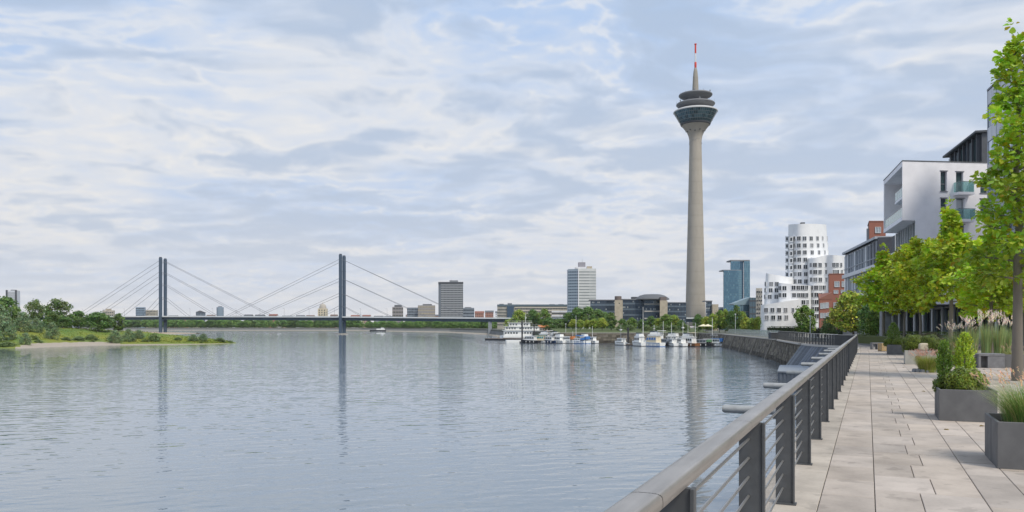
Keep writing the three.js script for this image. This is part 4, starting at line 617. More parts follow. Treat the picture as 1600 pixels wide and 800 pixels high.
// ---------- white cube with the loggia ----------
{
  const t = thing('white_building', 'white rendered apartment cube with a two storey loggia and tall windows', 'building');
  const c = V3(43.92, 0, -90), ed = V3(3.6, 0, -12.3).normalize(), fd = V3(0.994, 0, -0.109), wh = std([0.87, 0.85, 0.875], 0.75, { map: every(TX.soft, 6), bumpMap: every(TX.speckle, 3), bumpScale: 0.003 });
  const n = V3(-fd.z, 0, fd.x).negate(); if (n.z < 0) n.negate(); const m = fd.clone().negate();   // n: outward of the front, m: outward of the left face
  const F = (a, y, o) => c.clone().addScaledVector(fd, a).addScaledVector(n, o).setY(y), Lf = (s, y, o) => c.clone().addScaledVector(ed, s).addScaledVector(m, o).setY(y);   // on the front, on the left face
  const top = 25.6, bot = 18.95, LS = 12.8, LW = 19, aOf = (u, D = 91) => (X(u, D) - c.x) / fd.x;
  // front wall with openings left free
  const wins = [[1466, 1476.5, 269.5, 300.5], [1491.5, 1503.5, 270, 302], [1466, 1476.5, 311.5, 332], [1492, 1505, 311.5, 345], [1532, 1545, 280, 302], [1532, 1545, 311.5, 332], [1466, 1476.5, 352, 384], [1492, 1505, 352, 384]].map(([u0, u1, v0, v1]) => [aOf(u0), aOf(u1), Y(v1, 91.3), Y(v0, 91.3)]);
  const xs = [...new Set([0, LW, ...wins.flatMap((w) => [w[0], w[1]])])].sort((a, b) => a - b), ys = [...new Set([9.5, bot, top, ...wins.flatMap((w) => [w[2], w[3]])])].sort((a, b) => a - b), fw = new MB();
  for (let i = 0; i < xs.length - 1; i++) for (let j = 0; j < ys.length - 1; j++) { const mx = (xs[i] + xs[i + 1]) / 2, my = (ys[j] + ys[j + 1]) / 2; if (wins.some((w) => mx > w[0] && mx < w[1] && my > w[2] && my < w[3])) continue; let x0 = xs[i]; if (my < bot) { x0 = Math.max(x0, 1.55); if (x0 >= xs[i + 1]) continue; } fw.quad(F(x0, ys[j], 0), F(xs[i + 1], ys[j], 0), F(xs[i + 1], ys[j + 1], 0), F(x0, ys[j + 1], 0), [x0, ys[j], xs[i + 1], ys[j], xs[i + 1], ys[j + 1], x0, ys[j + 1]]); }
  for (const [a0, a1, y0, y1] of wins) { const d = -0.35; fw.quad(F(a0, y0, 0), F(a0, y0, d), F(a0, y1, d), F(a0, y1, 0)); fw.quad(F(a1, y0, d), F(a1, y0, 0), F(a1, y1, 0), F(a1, y1, d)); fw.quad(F(a0, y1, d), F(a1, y1, d), F(a1, y1, 0), F(a0, y1, 0)); fw.quad(F(a0, y0, 0), F(a1, y0, 0), F(a1, y0, d), F(a0, y0, d)); }
  part('front_wall', fw.geo(), wh, t);
  const blockOn = (fn, s0, s1, y0, y1, o0, o1) => { const b = new MB(), q = [fn(s0, y0, o0), fn(s1, y0, o0), fn(s1, y1, o0), fn(s0, y1, o0), fn(s0, y0, o1), fn(s1, y0, o1), fn(s1, y1, o1), fn(s0, y1, o1)]; const fs = [[4, 5, 6, 7], [1, 0, 3, 2], [0, 4, 7, 3], [5, 1, 2, 6], [7, 6, 2, 3], [0, 1, 5, 4]]; const flip = q[1].clone().sub(q[0]).cross(q[3].clone().sub(q[0])).dot(q[4].clone().sub(q[0])) < 0; for (const f of fs) { const k = flip ? [...f].reverse() : f; b.quad(...k.map((i) => q[i])); } return b.geo(); };
  const teal = std([0.05, 0.085, 0.09], 0.08, { metalness: 0.25 }), glassRail = phys([0.55, 0.72, 0.72], 0.12, { transmission: 0.85, thickness: 0, ior: 1.45 });
  wins.forEach(([a0, a1, y0, y1], i) => {
    const f = new THREE.Group(), w = part('window', blockOn(F, a0, a1, y1 - 0.1, y1, -0.34, -0.24), M.midGrey, t); part('frame', blockOn(F, a0, a0 + 0.08, y0, y1 - 0.1, -0.34, -0.24), M.midGrey, w); part('frame', blockOn(F, a1 - 0.08, a1, y0, y1 - 0.1, -0.34, -0.24), M.midGrey, w);
    part('rail', blockOn(F, a0 + 0.08, a1 - 0.08, lerp(y0, y1, 0.36), lerp(y0, y1, 0.36) + 0.07, -0.34, -0.24), M.midGrey, w); part('pane', blockOn(F, a0 + 0.08, a1 - 0.08, y0 + 0.01, y1 - 0.1, -0.4, -0.3), i === 3 ? std([0.6, 0.61, 0.62], 0.4) : teal, w); part('sill', blockOn(F, a0 - 0.08, a1 + 0.08, y0 - 0.07, y0 - 0.002, -0.3, 0.1), M.midGrey, w); part('lintel', blockOn(F, a0 - 0.1, a1 + 0.1, y1 + 0.003, y1 + 0.09, -0.05, 0.06), M.midGrey, w);
  });
  for (const [u0, u1, v0, v1, vs] of [[1487, 1513, 286, 302, 306], [1487, 1515, 328, 344, 348]]) { const a0 = aOf(u0), a1 = aOf(u1), y0 = Y(v1, 90.8), y1 = Y(v0, 90.8), ys = Y(vs, 90.8), b = part('balcony', blockOn(F, a0, a1, ys, y0, 0.01, 0.95), wh, t); part('glass_panel', blockOn(F, a0 + 0.03, a1 - 0.03, y0 + 0.03, y1, 0.88, 0.90), glassRail, b); part('glass_panel', blockOn(F, a0 + 0.03, a0 + 0.05, y0 + 0.03, y1, 0.03, 0.86), glassRail, b); part('glass_panel', blockOn(F, a1 - 0.05, a1 - 0.03, y0 + 0.03, y1, 0.03, 0.86), glassRail, b); part('top_rail', blockOn(F, a0, a1, y1 + 0.003, y1 + 0.05, 0.86, 0.92), M.midGrey, b); }
  // loggia: roof slab, floor slab, end wall, back wall, middle gallery
  const th = 0.55; part('loggia_roof', blockOn(Lf, 0.06, LS, top - th, top - 0.002, 0, -6), wh, t); part('loggia_floor', blockOn(Lf, 0.02, LS, bot - 0.03, bot + 0.42, 0.02, -6), wh, t); part('loggia_end_wall', blockOn(Lf, LS - 0.45, LS, bot + 0.42, top - th, 0, -6), wh, t); part('roof_edge', new MB().prism([F(-0.05, 0, 0.05), F(LW, 0, 0.05), F(LW, 0, -11), Lf(LS + 0.05, 0, 0.05)].map((p) => [p.x, p.z]), top + 0.003, top + 0.1).geo(), std([0.12, 0.125, 0.13], 0.6), t);
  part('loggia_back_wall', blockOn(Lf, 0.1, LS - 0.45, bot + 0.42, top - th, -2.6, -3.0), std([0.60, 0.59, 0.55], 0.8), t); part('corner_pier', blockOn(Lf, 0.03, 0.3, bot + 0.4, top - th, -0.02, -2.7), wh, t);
  for (const [y0, k] of [[22.05, 1], [bot + 0.42, 2]]) {
    const ga = k === 1 ? 0.4 : 0.3, gz = k === 1 ? 7.4 : LS - 0.5; if (k === 1) part('gallery', blockOn(Lf, ga, gz, y0 - 0.25, y0, -0.5, -2.6), wh, t);
    const g = part('balustrade', blockOn(Lf, ga, gz, y0 + 1.08, y0 + 1.13, k === 1 ? -0.52 : -0.05, k === 1 ? -0.58 : -0.11), M.steel, t); const N = k === 1 ? 5 : 9; for (let i = 0; i < N; i++) part('glass_panel', blockOn(Lf, lerp(ga, gz, (i + 0.03) / N), lerp(ga, gz, (i + 0.97) / N), y0 + 0.03, y0 + 1.06, k === 1 ? -0.54 : -0.07, k === 1 ? -0.56 : -0.09), glassRail, g);
    for (let i = 0; i < 3; i++) { const s = 1.0 + i * 2.2, w = part('window', blockOn(Lf, s, s + 1.7, y0 + 0.1, y0 + 2.35, -2.5, -2.62), M.midGrey, t); part('pane', blockOn(Lf, s + 0.1, s + 0.8, y0 + 0.2, y0 + 2.25, -2.46, -2.49), teal, w); part('pane', blockOn(Lf, s + 0.9, s + 1.6, y0 + 0.2, y0 + 2.25, -2.46, -2.49), std([0.4, 0.41, 0.41], 0.3), w); }
  }
  // glazed storeys below the loggia, set back
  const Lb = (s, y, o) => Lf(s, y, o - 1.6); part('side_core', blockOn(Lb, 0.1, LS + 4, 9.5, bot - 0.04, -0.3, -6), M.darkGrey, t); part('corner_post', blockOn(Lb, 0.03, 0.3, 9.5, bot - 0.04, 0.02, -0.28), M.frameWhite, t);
  const r = rngOf(9); for (let fl = 0; fl < 2; fl++) { const y1 = bot - 0.1 - fl * 3.9, y0 = y1 - 3.4; part('floor_slab', blockOn(Lb, 0.3, LS + 4, y0 - 0.5, y0, -0.3, 0.12), M.white, t); for (let i = 0; i < 9; i++) { part('pane', blockOn(Lb, 0.5 + i * 1.5, 0.5 + i * 1.5 + 1.38, y0 + 0.02, y1, -0.2, -0.14), [std([0.2, 0.25, 0.27], 0.08, { metalness: 0.5 }), teal, std([0.42, 0.46, 0.48], 0.12, { metalness: 0.5 })][Math.floor(r() * 3)], t); part('mullion', blockOn(Lb, 0.42 + i * 1.5, 0.5 + i * 1.5, y0 + 0.02, y1, -0.2, 0.02), M.frameWhite, t); } part('balustrade', blockOn(Lb, 0.3, LS + 3, y0 + 0.05, y0 + 1.1, 0.08, 0.1), glassRail, t); }
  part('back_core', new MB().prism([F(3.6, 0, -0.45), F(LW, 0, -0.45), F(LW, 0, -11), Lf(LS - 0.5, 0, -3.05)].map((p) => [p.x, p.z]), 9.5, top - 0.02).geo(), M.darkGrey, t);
  // penthouse set back on the roof
  const pt = thing('penthouse', 'dark grey glazed penthouse set back on the white cube', 'building'); const pe = V3(3.9, 0, -14.6).normalize(), pc = V3(58.4, 0, -100), pm = V3(pe.z, 0, -pe.x), Q = (s, y, o) => pc.clone().addScaledVector(pe, s).addScaledVector(pm, o).setY(y);
  part('wall', blockOn(Q, 0, 15, top + 0.12, 31.2, -0.3, -8), std([0.10, 0.105, 0.115], 0.5, { map: every(TX.cloudy, 3) }), pt); part('roof', blockOn(Q, -0.3, 15.4, 31.2, 31.45, 0.5, -8.3), M.darkGrey, pt);
  for (let i = 0; i < 7; i++) { part('pane', blockOn(Q, 0.9 + i * 2, 2.6 + i * 2, top + 0.4, 30.8, -0.29, -0.1), [teal, std([0.3, 0.34, 0.36], 0.12, { metalness: 0.4 }), M.glassDark][i % 3], pt); part('mullion', blockOn(Q, 0.55 + i * 2, 0.85 + i * 2, top + 0.12, 31.19, -0.29, 0.15), M.darkGrey, pt); }
  const tr = thing('terrace_balustrade', 'glass balustrade along the roof terrace of the white cube', 'balustrade'); const bp = [V3(52.4, 0, -98.5), V3(56.9, 0, -97.2), V3(53.6, 0, -104)];
  for (const [p, q, N] of [[bp[0], bp[1], 4], [bp[0], V3(58.5, 0, -112), 7]]) for (let i = 0; i < N; i++) { const a = p.clone().lerp(q, (i + 0.03) / N), b = p.clone().lerp(q, (i + 0.97) / N), o = V3(b.z - a.z, 0, a.x - b.x).normalize().multiplyScalar(0.02), g = new MB(), y0 = top + 0.12, y1 = top + 1.25; g.quad(a.clone().setY(y0), b.clone().setY(y0), b.clone().setY(y1), a.clone().setY(y1)); part('glass_panel', g.geo(), glassRail, tr); part('post', new MB().tube(a.clone().setY(y0), a.clone().setY(y1 + 0.02), 0.025, 0.025, 6).geo(), M.steel, tr); }
}
// ---------- tall glazed building at the right edge ----------
{
  const a = V3(50.6, 0, -85), e = V3(-11.4, 0, 40).normalize(), n = V3(-e.z, 0, e.x), t = thing('glass_building', 'tall office front of grey panels and glass at the right edge', 'building'), top = 32.0;
  const at = (s, y, o) => a.clone().addScaledVector(e, s).addScaledVector(n, o).setY(y), nn = n.x > 0 ? -1 : 1, A = (s, y, o) => at(s, y, o * nn);
  const foot = [A(0, 0, -0.25), A(46, 0, -0.25), A(46, 0, -16), A(0, 0, -16)].map((p) => [p.x, p.z]); part('core', new MB().prism(foot, 9.4, top - 0.1).geo(), M.darkGrey, t);
  const gm = [std([0.26, 0.31, 0.37], 0.06, { metalness: 0.7 }), std([0.40, 0.46, 0.53], 0.07, { metalness: 0.75 }), std([0.50, 0.56, 0.64], 0.1, { metalness: 0.7 })], pm = [std([0.46, 0.485, 0.53], 0.35, { metalness: 0.35 }), std([0.40, 0.425, 0.47], 0.35, { metalness: 0.35 })], r = rngOf(14);
  const panel = (name, s0, s1, y0, y1, o, mat, parent = t) => { const b = new MB(), q = (s, y) => A(s, y, o), f = nn < 0; const p = [q(s0, y0), q(s1, y0), q(s1, y1), q(s0, y1)]; b.quad(...p); const z = [A(s0, y0, -0.2), A(s1, y0, -0.2), A(s1, y1, -0.2), A(s0, y1, -0.2)]; for (let k = 0; k < 4; k++) { const m = (k + 1) % 4; b.quad(p[k], z[k], z[m], p[m]); } return part(name, b.geo(), mat, parent); };
  let y = top - 0.05; const rows = []; while (y > 10) { rows.push([y, y - 1.5, 'p']); rows.push([y - 1.5, y - 3.9, 'g']); y -= 3.9; }
  rows.forEach(([y1, y0, kind], j) => { for (let s = 0; s < 45; ) { const w = kind === 'p' ? 1.5 : [0.75, 1.5, 1.5][Math.floor(r() * 3)]; panel(kind === 'p' ? 'panel' : 'pane', s + 0.03, Math.min(45.5, s + w) - 0.03, y0 + 0.03, y1 - 0.03, kind === 'p' ? 0.06 : 0.0, kind === 'p' ? pm[Math.floor(r() * 2)] : gm[Math.floor(r() * 3)]); s += w; } });
  for (let s = 0; s <= 45; s += 3) panel('fin', s - 0.035, s + 0.035, 9.5, top, 0.09, pm[1]);
  panel('roof_edge', -0.05, 46, top - 0.02, top + 0.18, 0.12, M.midGrey); const sd = new MB(); sd.quad(A(-0.02, 9.5, -16), A(-0.02, 9.5, 0), A(-0.02, top, 0), A(-0.02, top, -16)); part('end_wall', sd.geo(), pm[0], t);
}
// ---------- recessed glazed ground floor with slim columns under the two buildings ----------
{
  const t = thing('arcade', 'dark glazed ground floor with slim pale columns behind the tree row', 'building');
  const A = V3(71, 0, -150), B = V3(44.4, 0, -50), L = A.distanceTo(B), e = B.clone().sub(A).normalize(), n = V3(e.z, 0, -e.x); if (n.x > 0) n.negate();
  const at = (s, y, o) => A.clone().addScaledVector(e, s).addScaledVector(n, o).setY(y), foot = (s0, s1, o0, o1) => [at(s0, 0, o0), at(s1, 0, o0), at(s1, 0, o1), at(s0, 0, o1)].map((p) => [p.x, p.z]);
  part('back_wall', new MB().prism(foot(0, L, -3, -4), 4, 9.6).geo(), M.darkGrey, t); part('ceiling', new MB().prism(foot(0, L, 3.2, -6), 9.5, 10.1).geo(), std([0.3, 0.31, 0.32], 0.7), t);
  const g = new MB(); for (let s = 0, i = 0; s < L - 1; s += 2.1, i++) { const m = new MB(); m.quad(at(s + 2.02, 4.2, -0.3), at(s + 0.06, 4.2, -0.3), at(s + 0.06, 9.48, -0.3), at(s + 2.02, 9.48, -0.3)); part('pane', m.geo(), i % 5 === 2 ? std([0.07, 0.12, 0.13], 0.06, { metalness: 0.3 }) : M.glassDark, t); part('mullion', new MB().prism(foot(s - 0.04, s + 0.05, -0.4, -0.1), 4.2, 9.48).geo(), i % 3 ? M.darkGrey : std([0.3, 0.36, 0.4], 0.4), t); }
  for (let s = 4; s < L; s += 5.4) part('column', new MB().tube(at(s, 4.2, 2.4), at(s, 9.6, 2.4), 0.19, 0.19, 14).geo(), std([0.48, 0.50, 0.51], 0.6), t);
}
// ---------- foliage ----------
// one leaf: a rounded three-lobed blade folded along its midrib; n faces out, d is the way it points
function leaf(b, p, d, n, L, w, lobes) {
  const s = d.clone().cross(n).normalize(), N = s.clone().cross(d).normalize(), q = (x, y, z) => p.clone().addScaledVector(d, y * L).addScaledVector(s, x * w).addScaledVector(N, z * L);
  if (!lobes) { b.quad(q(0, 0, 0), q(0.5, 0.5, 0.08), q(0, 1, -0.05), q(-0.5, 0.5, 0.08)); return; }
  const m0 = q(0, 0, 0), m1 = q(0, 0.5, -0.05), m2 = q(0, 1, -0.16);
  for (const k of [1, -1]) { const a = q(0.22 * k, 0.12, 0.02), e = q(0.5 * k, 0.55, 0.09), f = q(0.4 * k, 0.8, 0.0), g = q(0.16 * k, 0.84, -0.04); const F = (x, y, z) => k > 0 ? b.tri(x, y, z) : b.tri(x, z, y); F(m0, a, m1); F(a, e, m1); F(e, f, m1); F(m1, g, m2); F(f, g, m1); }
}
const rv = (r) => { const z = 2 * r() - 1, a = r() * 6.2832, q = Math.sqrt(1 - z * z); return V3(q * Math.cos(a), z, q * Math.sin(a)); };
const tint = (b, r, base, spread, y) => { const k = 1 - spread + 2 * spread * r(), h = r(); b.col = [base[0] * k * (0.85 + 0.4 * h), base[1] * k, base[2] * k * (0.8 + 0.4 * r())]; };
// far tree: trunk and limbs plus a crown of leaf clumps spread through the volume, unit height 1 with crown radius given by profile(t)
function farTree(seed, o) {
  const r = rngOf(seed), trunk = new MB(), crown = new MB(), { y0 = 0.2, R = 0.32, clumps = 95, per = 34, size = 0.05, base = [0.07, 0.115, 0.025], prof, spread = 0.3 } = o, pf = prof || ((t) => Math.sqrt(Math.max(0, 1 - Math.pow(2 * t - 0.9, 2) * 0.9)));
  trunk.tube(V3(0, -0.02, 0), V3(0.01, y0 + 0.1, 0), 0.022, 0.016, 7, false).tube(V3(0.01, y0 + 0.1, 0), V3(0, 0.85, 0.01), 0.016, 0.004, 6, false);
  for (let i = 0; i < 9; i++) { const t = i / 9, y = lerp(y0 + 0.02, 0.75, t), a = i * 2.4 + r(), l = R * 0.75 * pf(t + 0.1), e = V3(Math.cos(a) * l, y + 0.12 + 0.06 * r(), Math.sin(a) * l); trunk.tube(V3(0, y, 0), e, 0.009, 0.002, 5, false); }
  for (let c = 0; c < clumps; c++) {
    const t = Math.pow(r(), 0.9), a = r() * 6.2832, rr = R * pf(t) * Math.pow(r(), 0.35) * (0.8 + 0.3 * r()), y = lerp(y0, 0.97, t), C = V3(Math.cos(a) * rr, y, Math.sin(a) * rr), cs = R * (0.2 + 0.22 * r()), ck = 0.72 + 0.56 * r(), cb = base.map((x, i) => x * 2.4 * ck * (i === 0 ? 0.85 + 0.35 * r() : 1));
    for (let k = 0; k < per; k++) { const d = rv(r); d.y = d.y * 0.75; const p = C.clone().addScaledVector(d, cs * (0.5 + 0.6 * r())); tint(crown, r, cb, spread); const n = d.clone().addScaledVector(rv(r), 0.7).add(V3(0, 0.4, 0)).normalize(), dd = rv(r).cross(n).normalize(), s = size * (0.6 + 0.8 * r()); leaf(crown, p, dd, n, s, s * 0.85, false); }
  }
  return [trunk.geo(), crown.geo(true)];
}
const FT = {
  round: farTree(1, { y0: 0.22, R: 0.36, size: 0.055 }),
  round2: farTree(2, { y0: 0.18, R: 0.42, size: 0.055, base: [0.055, 0.10, 0.028] }),
  light: farTree(3, { y0: 0.24, R: 0.36, base: [0.115, 0.165, 0.03], size: 0.055 }),
  tall: farTree(4, { y0: 0.12, R: 0.24, base: [0.06, 0.10, 0.028], prof: (t) => Math.pow(Math.sin(Math.PI * Math.min(1, 0.12 + t * 0.86)), 0.7), size: 0.045, clumps: 80 }),
  open: farTree(5, { y0: 0.28, R: 0.36, base: [0.06, 0.095, 0.03], clumps: 62, per: 36, size: 0.05 }),
  willow: farTree(6, { y0: 0.03, R: 0.46, base: [0.085, 0.125, 0.065], clumps: 95, size: 0.05, prof: (t) => Math.sqrt(Math.max(0, 1 - Math.pow(t, 2.2))) }),
  bush: farTree(7, { y0: 0.02, R: 0.62, base: [0.07, 0.105, 0.04], clumps: 80, size: 0.085, prof: (t) => Math.sqrt(Math.max(0, 1 - t * t)) }),
  yellow: farTree(8, { y0: 0.26, R: 0.40, base: [0.14, 0.175, 0.028], size: 0.055, clumps: 90 }),
  cone: farTree(9, { y0: 0.04, R: 0.30, base: [0.05, 0.10, 0.025], prof: (t) => 1.05 - t, clumps: 90, size: 0.05 }),
};
const barkFar = std([0.13, 0.11, 0.09], 0.95);
function tree(kind, label, u, D, vTop, vBase, wpx, o = {}) {
  const g = FT[kind], base = o.base ?? Y(vBase, D), h = Y(vTop, D) - base, w = wpx * D / FPX, cat = kind === 'bush' || o.shrub ? 'bush' : 'tree';
  const R = 0.88 * { round: 0.36, round2: 0.42, light: 0.36, tall: 0.24, open: 0.36, willow: 0.46, bush: 0.62, yellow: 0.40, cone: 0.30 }[kind] * 2.15;
  const t = thing(kind === 'bush' || o.shrub ? 'bush' : 'tree', label, cat, [X(u, D), base, -D], (u * 1.7) % 6.28, o.group);
  t.scale.set(w / R, h, w / R); part('trunk', g[0], barkFar, t); part('crown', g[1], M.leafFar, t); return t;
}
const ORD = ['first', 'second', 'third', 'fourth', 'fifth', 'sixth', 'seventh', 'eighth', 'ninth', 'tenth', 'eleventh', 'twelfth', 'thirteenth', 'fourteenth', 'fifteenth', 'sixteenth', 'seventeenth', 'eighteenth', 'nineteenth', 'twentieth'];

// ---------- green spit on the left ----------
const spit = { front: [[-140, 250], [-60, 252], [0, 252], [30, 250], [60, 258], [100, 273], [160, 290], [200, 296], [250, 303], [290, 309], [330, 318], [365, 330], [372, 334]], h: [[-140, 6.8], [0, 6.7], [60, 6.6], [107, 6.4], [150, 5.7], [225, 4.5], [312, 2.4], [350, 1.2], [365, 0.3], [372, -0.3]] };
const tab = (T, u) => { if (u <= T[0][0]) return T[0][1]; for (let i = 0; i < T.length - 1; i++) if (u <= T[i + 1][0]) return lerp(T[i][1], T[i + 1][1], (u - T[i][0]) / (T[i + 1][0] - T[i][0])); return T[T.length - 1][1]; };
const spitY = (u, w) => { const h = tab(spit.h, u); return h * (w < 0.12 ? lerp(-0.06, 0.09, w / 0.12) : w < 0.55 ? lerp(0.09, 1, smooth(0.08, 0.58, w)) : w < 0.8 ? 1 : lerp(1, -0.1, smooth(0.8, 1, w))); };
const spitD = (u, w) => tab(spit.front, u) + w * lerp(95, 10, smooth(150, 372, u)) + 1.5 * fbm(u * 0.08, 3, 3) * (w < 0.2 ? 1 : 0);
const spitP = (u, w) => { const D = spitD(u, w); return V3(X(u, D), spitY(u, w) + 0.25 * fbm(u * 0.11, w * 9, 3) * (w > 0.1 && w < 0.95 ? 1 : 0.1), -D); };
{
  const g = new MB(), be = new MB();
  for (let u = -140; u < 372; u += 4) for (let j = 0; j < 22; j++) { const w0 = j / 22, w1 = (j + 1) / 22, B = u < 170 ? 0.05 + 0.14 * smooth(8, 60, u) : 0.19 - 0.10 * smooth(168, 190, u), q = [spitP(u, w0), spitP(u + 4, w0), spitP(u + 4, w1), spitP(u, w1)], tgt = (w0 + w1) / 2 < B + 0.05 * fbm(u * 0.05, 7, 2) ? be : g; tgt.col = [1, 1, 1]; if (tgt === g) { const n = fbm(q[0].x * 0.06, q[0].z * 0.05, 3); tgt.col = [1 + 0.7 * n, 1 + 0.25 * n, 1]; } tgt.quad(...q, [q[0].x, q[0].z, q[1].x, q[1].z, q[2].x, q[2].z, q[3].x, q[3].z]); }
  struct('grass_bank', g.geo(true), std([0.19, 0.235, 0.035], 0.95, { vertexColors: true, map: every(TX.speckle, 7) })); struct('beach', be.geo(true), std([0.42, 0.36, 0.29], 0.95, { map: every(TX.speckle, 5) }));
  const r = rngOf(61), tf = new MB(); for (let k = 0; k < 3800; k++) { const u = -60 + 420 * r(), w = 0.17 + 0.6 * r() * r(), p = spitP(u, w), h = 0.15 + 0.4 * r() * r(); if (u > 24 && u < 170 && w < 0.25) continue; tint(tf, r, [0.2, 0.25, 0.045], 0.4); const a = r() * 6.28, q = V3(Math.cos(a) * 0.35, 0, Math.sin(a) * 0.35); tf.tri(p.clone().sub(q), p.clone().add(q), p.clone().addScaledVector(q, r() - 0.5).add(V3(0, h, 0))); }
  stuff(tag(mesh('grass_tufts', tf.geo(true), M.leafFar), 'rough grass tufts over the green spit on the left', 'grass'));
  // sand spit by the left pylon
  const s = new MB(); for (let u = 150; u < 308; u += 6) { const f = (u, w) => { const D = lerp(742, 850, w), k = Math.sin(Math.PI * clamp((u - 120) / 186)); return V3(X(u, D), (w === 0 || w === 1 ? -0.2 : 1.7) * k, -D); }; s.quad(f(u, 0), f(u + 6, 0), f(u + 6, 0.3), f(u, 0.3)); s.quad(f(u, 0.3), f(u + 6, 0.3), f(u + 6, 0.9), f(u, 0.9)); s.quad(f(u, 0.9), f(u + 6, 0.9), f(u + 6, 1), f(u, 1)); }
  struct('sandbank', s.geo(), std([0.45, 0.37, 0.27], 0.95, { map: every(TX.cloudy, 22) }));
  // trees and bushes of the spit: kind, u, w (0 shore .. 1 back), top v, width px
  const list = [['round2', 8, 0.62, 466, 40, 'large rounded tree at the far left end of the spit'], ['willow', -4, 0.42, 478, 40, 'broad grey green bush cut off by the left picture edge'], ['willow', 5, 0.24, 496, 34, 'grey green bush low by the water at the far left'], ['open', 55, 0.6, 468, 26, 'tall loose poplar, left of the broad crowned tree on the spit'], ['open', 90, 0.62, 467, 38, 'tall broad crowned tree with open top on the spit'], ['willow', 36, 0.42, 489, 26, 'rounded grey green bush under the tall loose poplar'], ['willow', 57, 0.4, 498, 20, 'small bush right of the rounded one under the poplar'], ['tall', 82, 0.5, 487, 22, 'leafy bush at the foot of the broad crowned tree, left side'], ['round2', 98, 0.55, 494, 24, 'leafy bush at the foot of the broad crowned tree, right side'], ['willow', 81, 0.26, 505, 20, 'upright grey green bush half way down the grass slope'], ['willow', 40, 0.14, 521, 17, 'small pale bush at the edge of the gravel beach'], ['round2', 122, 0.55, 487, 26, 'dark bush left of the large dark round one'], ['round2', 153, 0.46, 489, 38, 'largest dark round bush in the middle of the spit'], ['tall', 185, 0.5, 490, 19, 'upright dark green tree right of the largest round bush'], ['willow', 180, 0.14, 517, 21, 'grey green round bush on the shore below the upright tree'], ['willow', 201, 0.2, 515, 19, 'upright bush beside the grey green shore bush'], ['willow', 217, 0.3, 516, 17, 'second upright bush toward the tip of the spit'], ['bush', 241, 0.22, 522, 17, 'low round bush half way to the tip of the spit'], ['bush', 278, 0.3, 527, 11, 'tiny low bush on the narrow part of the spit'], ['willow', 302, 0.3, 523, 15, 'left of two paired bushes near the tip of the spit'], ['willow', 318, 0.35, 522, 14, 'right of two paired bushes near the tip of the spit'], ['bush', 343, 0.4, 528, 16, 'flat bush close to the tip of the spit'], ['bush', 359, 0.4, 532, 9, 'last tiny bush right at the tip of the spit'], ['bush', 142, 0.24, 523, 16, 'low dark shrub on the slope left of the grey green shore bush'], ['bush', 122, 0.23, 526, 18, 'low dark shrub above the beach under the large round bush'], ['bush', 103, 0.24, 527, 14, 'low dark shrub above the right end of the beach'], ['bush', 60, 0.2, 531, 12, 'low shrub above the left end of the gravel beach'], ['bush', 12, 0.1, 534, 22, 'dense low shrub at the water edge far left']];
  for (const [kind, u, w, vt, wp, label] of list) { const p = spitP(u, w), D = -p.z; tree(kind, label, u, D, vt, 0, wp, { base: p.y - 0.2, shrub: kind !== 'open' && kind !== 'tall' && !(kind === 'round2' && u === 8) }); }
  const sh = farTree(31, { y0: 0.0, R: 0.9, clumps: 12, per: 26, size: 0.2, base: [0.075, 0.105, 0.035], prof: (t) => Math.sqrt(Math.max(0, 1 - t * t)) }), n = 18, im = new THREE.InstancedMesh(sh[1], M.leafFar, n), o = new THREE.Object3D();
  for (let i = 0; i < n; i++) { const u = 20 + 345 * Math.pow(r(), 0.8), p = spitP(u, 0.17 + 0.12 * r()), k = 0.5 + 1.0 * r() * (u > 250 ? 0.6 : 1); o.position.copy(p); o.rotation.y = r() * 6; o.scale.set(k * 1.5, k, k * 1.5); o.updateMatrix(); im.setMatrixAt(i, o.matrix); }
  im.name = 'undergrowth'; scene.add(im); stuff(tag(im, 'low green undergrowth along the shore of the spit', 'undergrowth')); im.castShadow = im.receiveShadow = true;
}
// ---------- far wooded bank under and behind the bridge ----------
{
  const r = rngOf(71), n = 620, im = new THREE.InstancedMesh(FT.round2[1], M.leafFar, n), o = new THREE.Object3D(), c = new THREE.Color();
  for (let i = 0; i < n; i++) { const u = -120 + 960 * r(), sh = u < 300 ? 1445 : u < 560 ? lerp(1400, 1340, (u - 300) / 260) : u < 700 ? lerp(1340, 1000, (u - 560) / 140) : lerp(1000, 860, (u - 700) / 140), D = sh + 16 + 130 * r() * r(), h = (8 + 9 * r()) * (u > 560 ? 0.75 : 1.05); if (u > 760 && D < 700) continue; o.position.set(X(u, D), 3.6, -D); o.rotation.y = r() * 6; o.scale.set(h * (0.9 + 0.5 * r()), h, h * (0.9 + 0.5 * r())); o.updateMatrix(); im.setMatrixAt(i, o.matrix); const k = 0.85 + 0.8 * r(); im.setColorAt(i, c.setRGB(k, k, k * 0.9)); }
  im.name = 'far_wood'; im.castShadow = im.receiveShadow = true; scene.add(im); stuff(tag(im, 'far band of dark green trees along the river bank under the bridge', 'wood'));
}
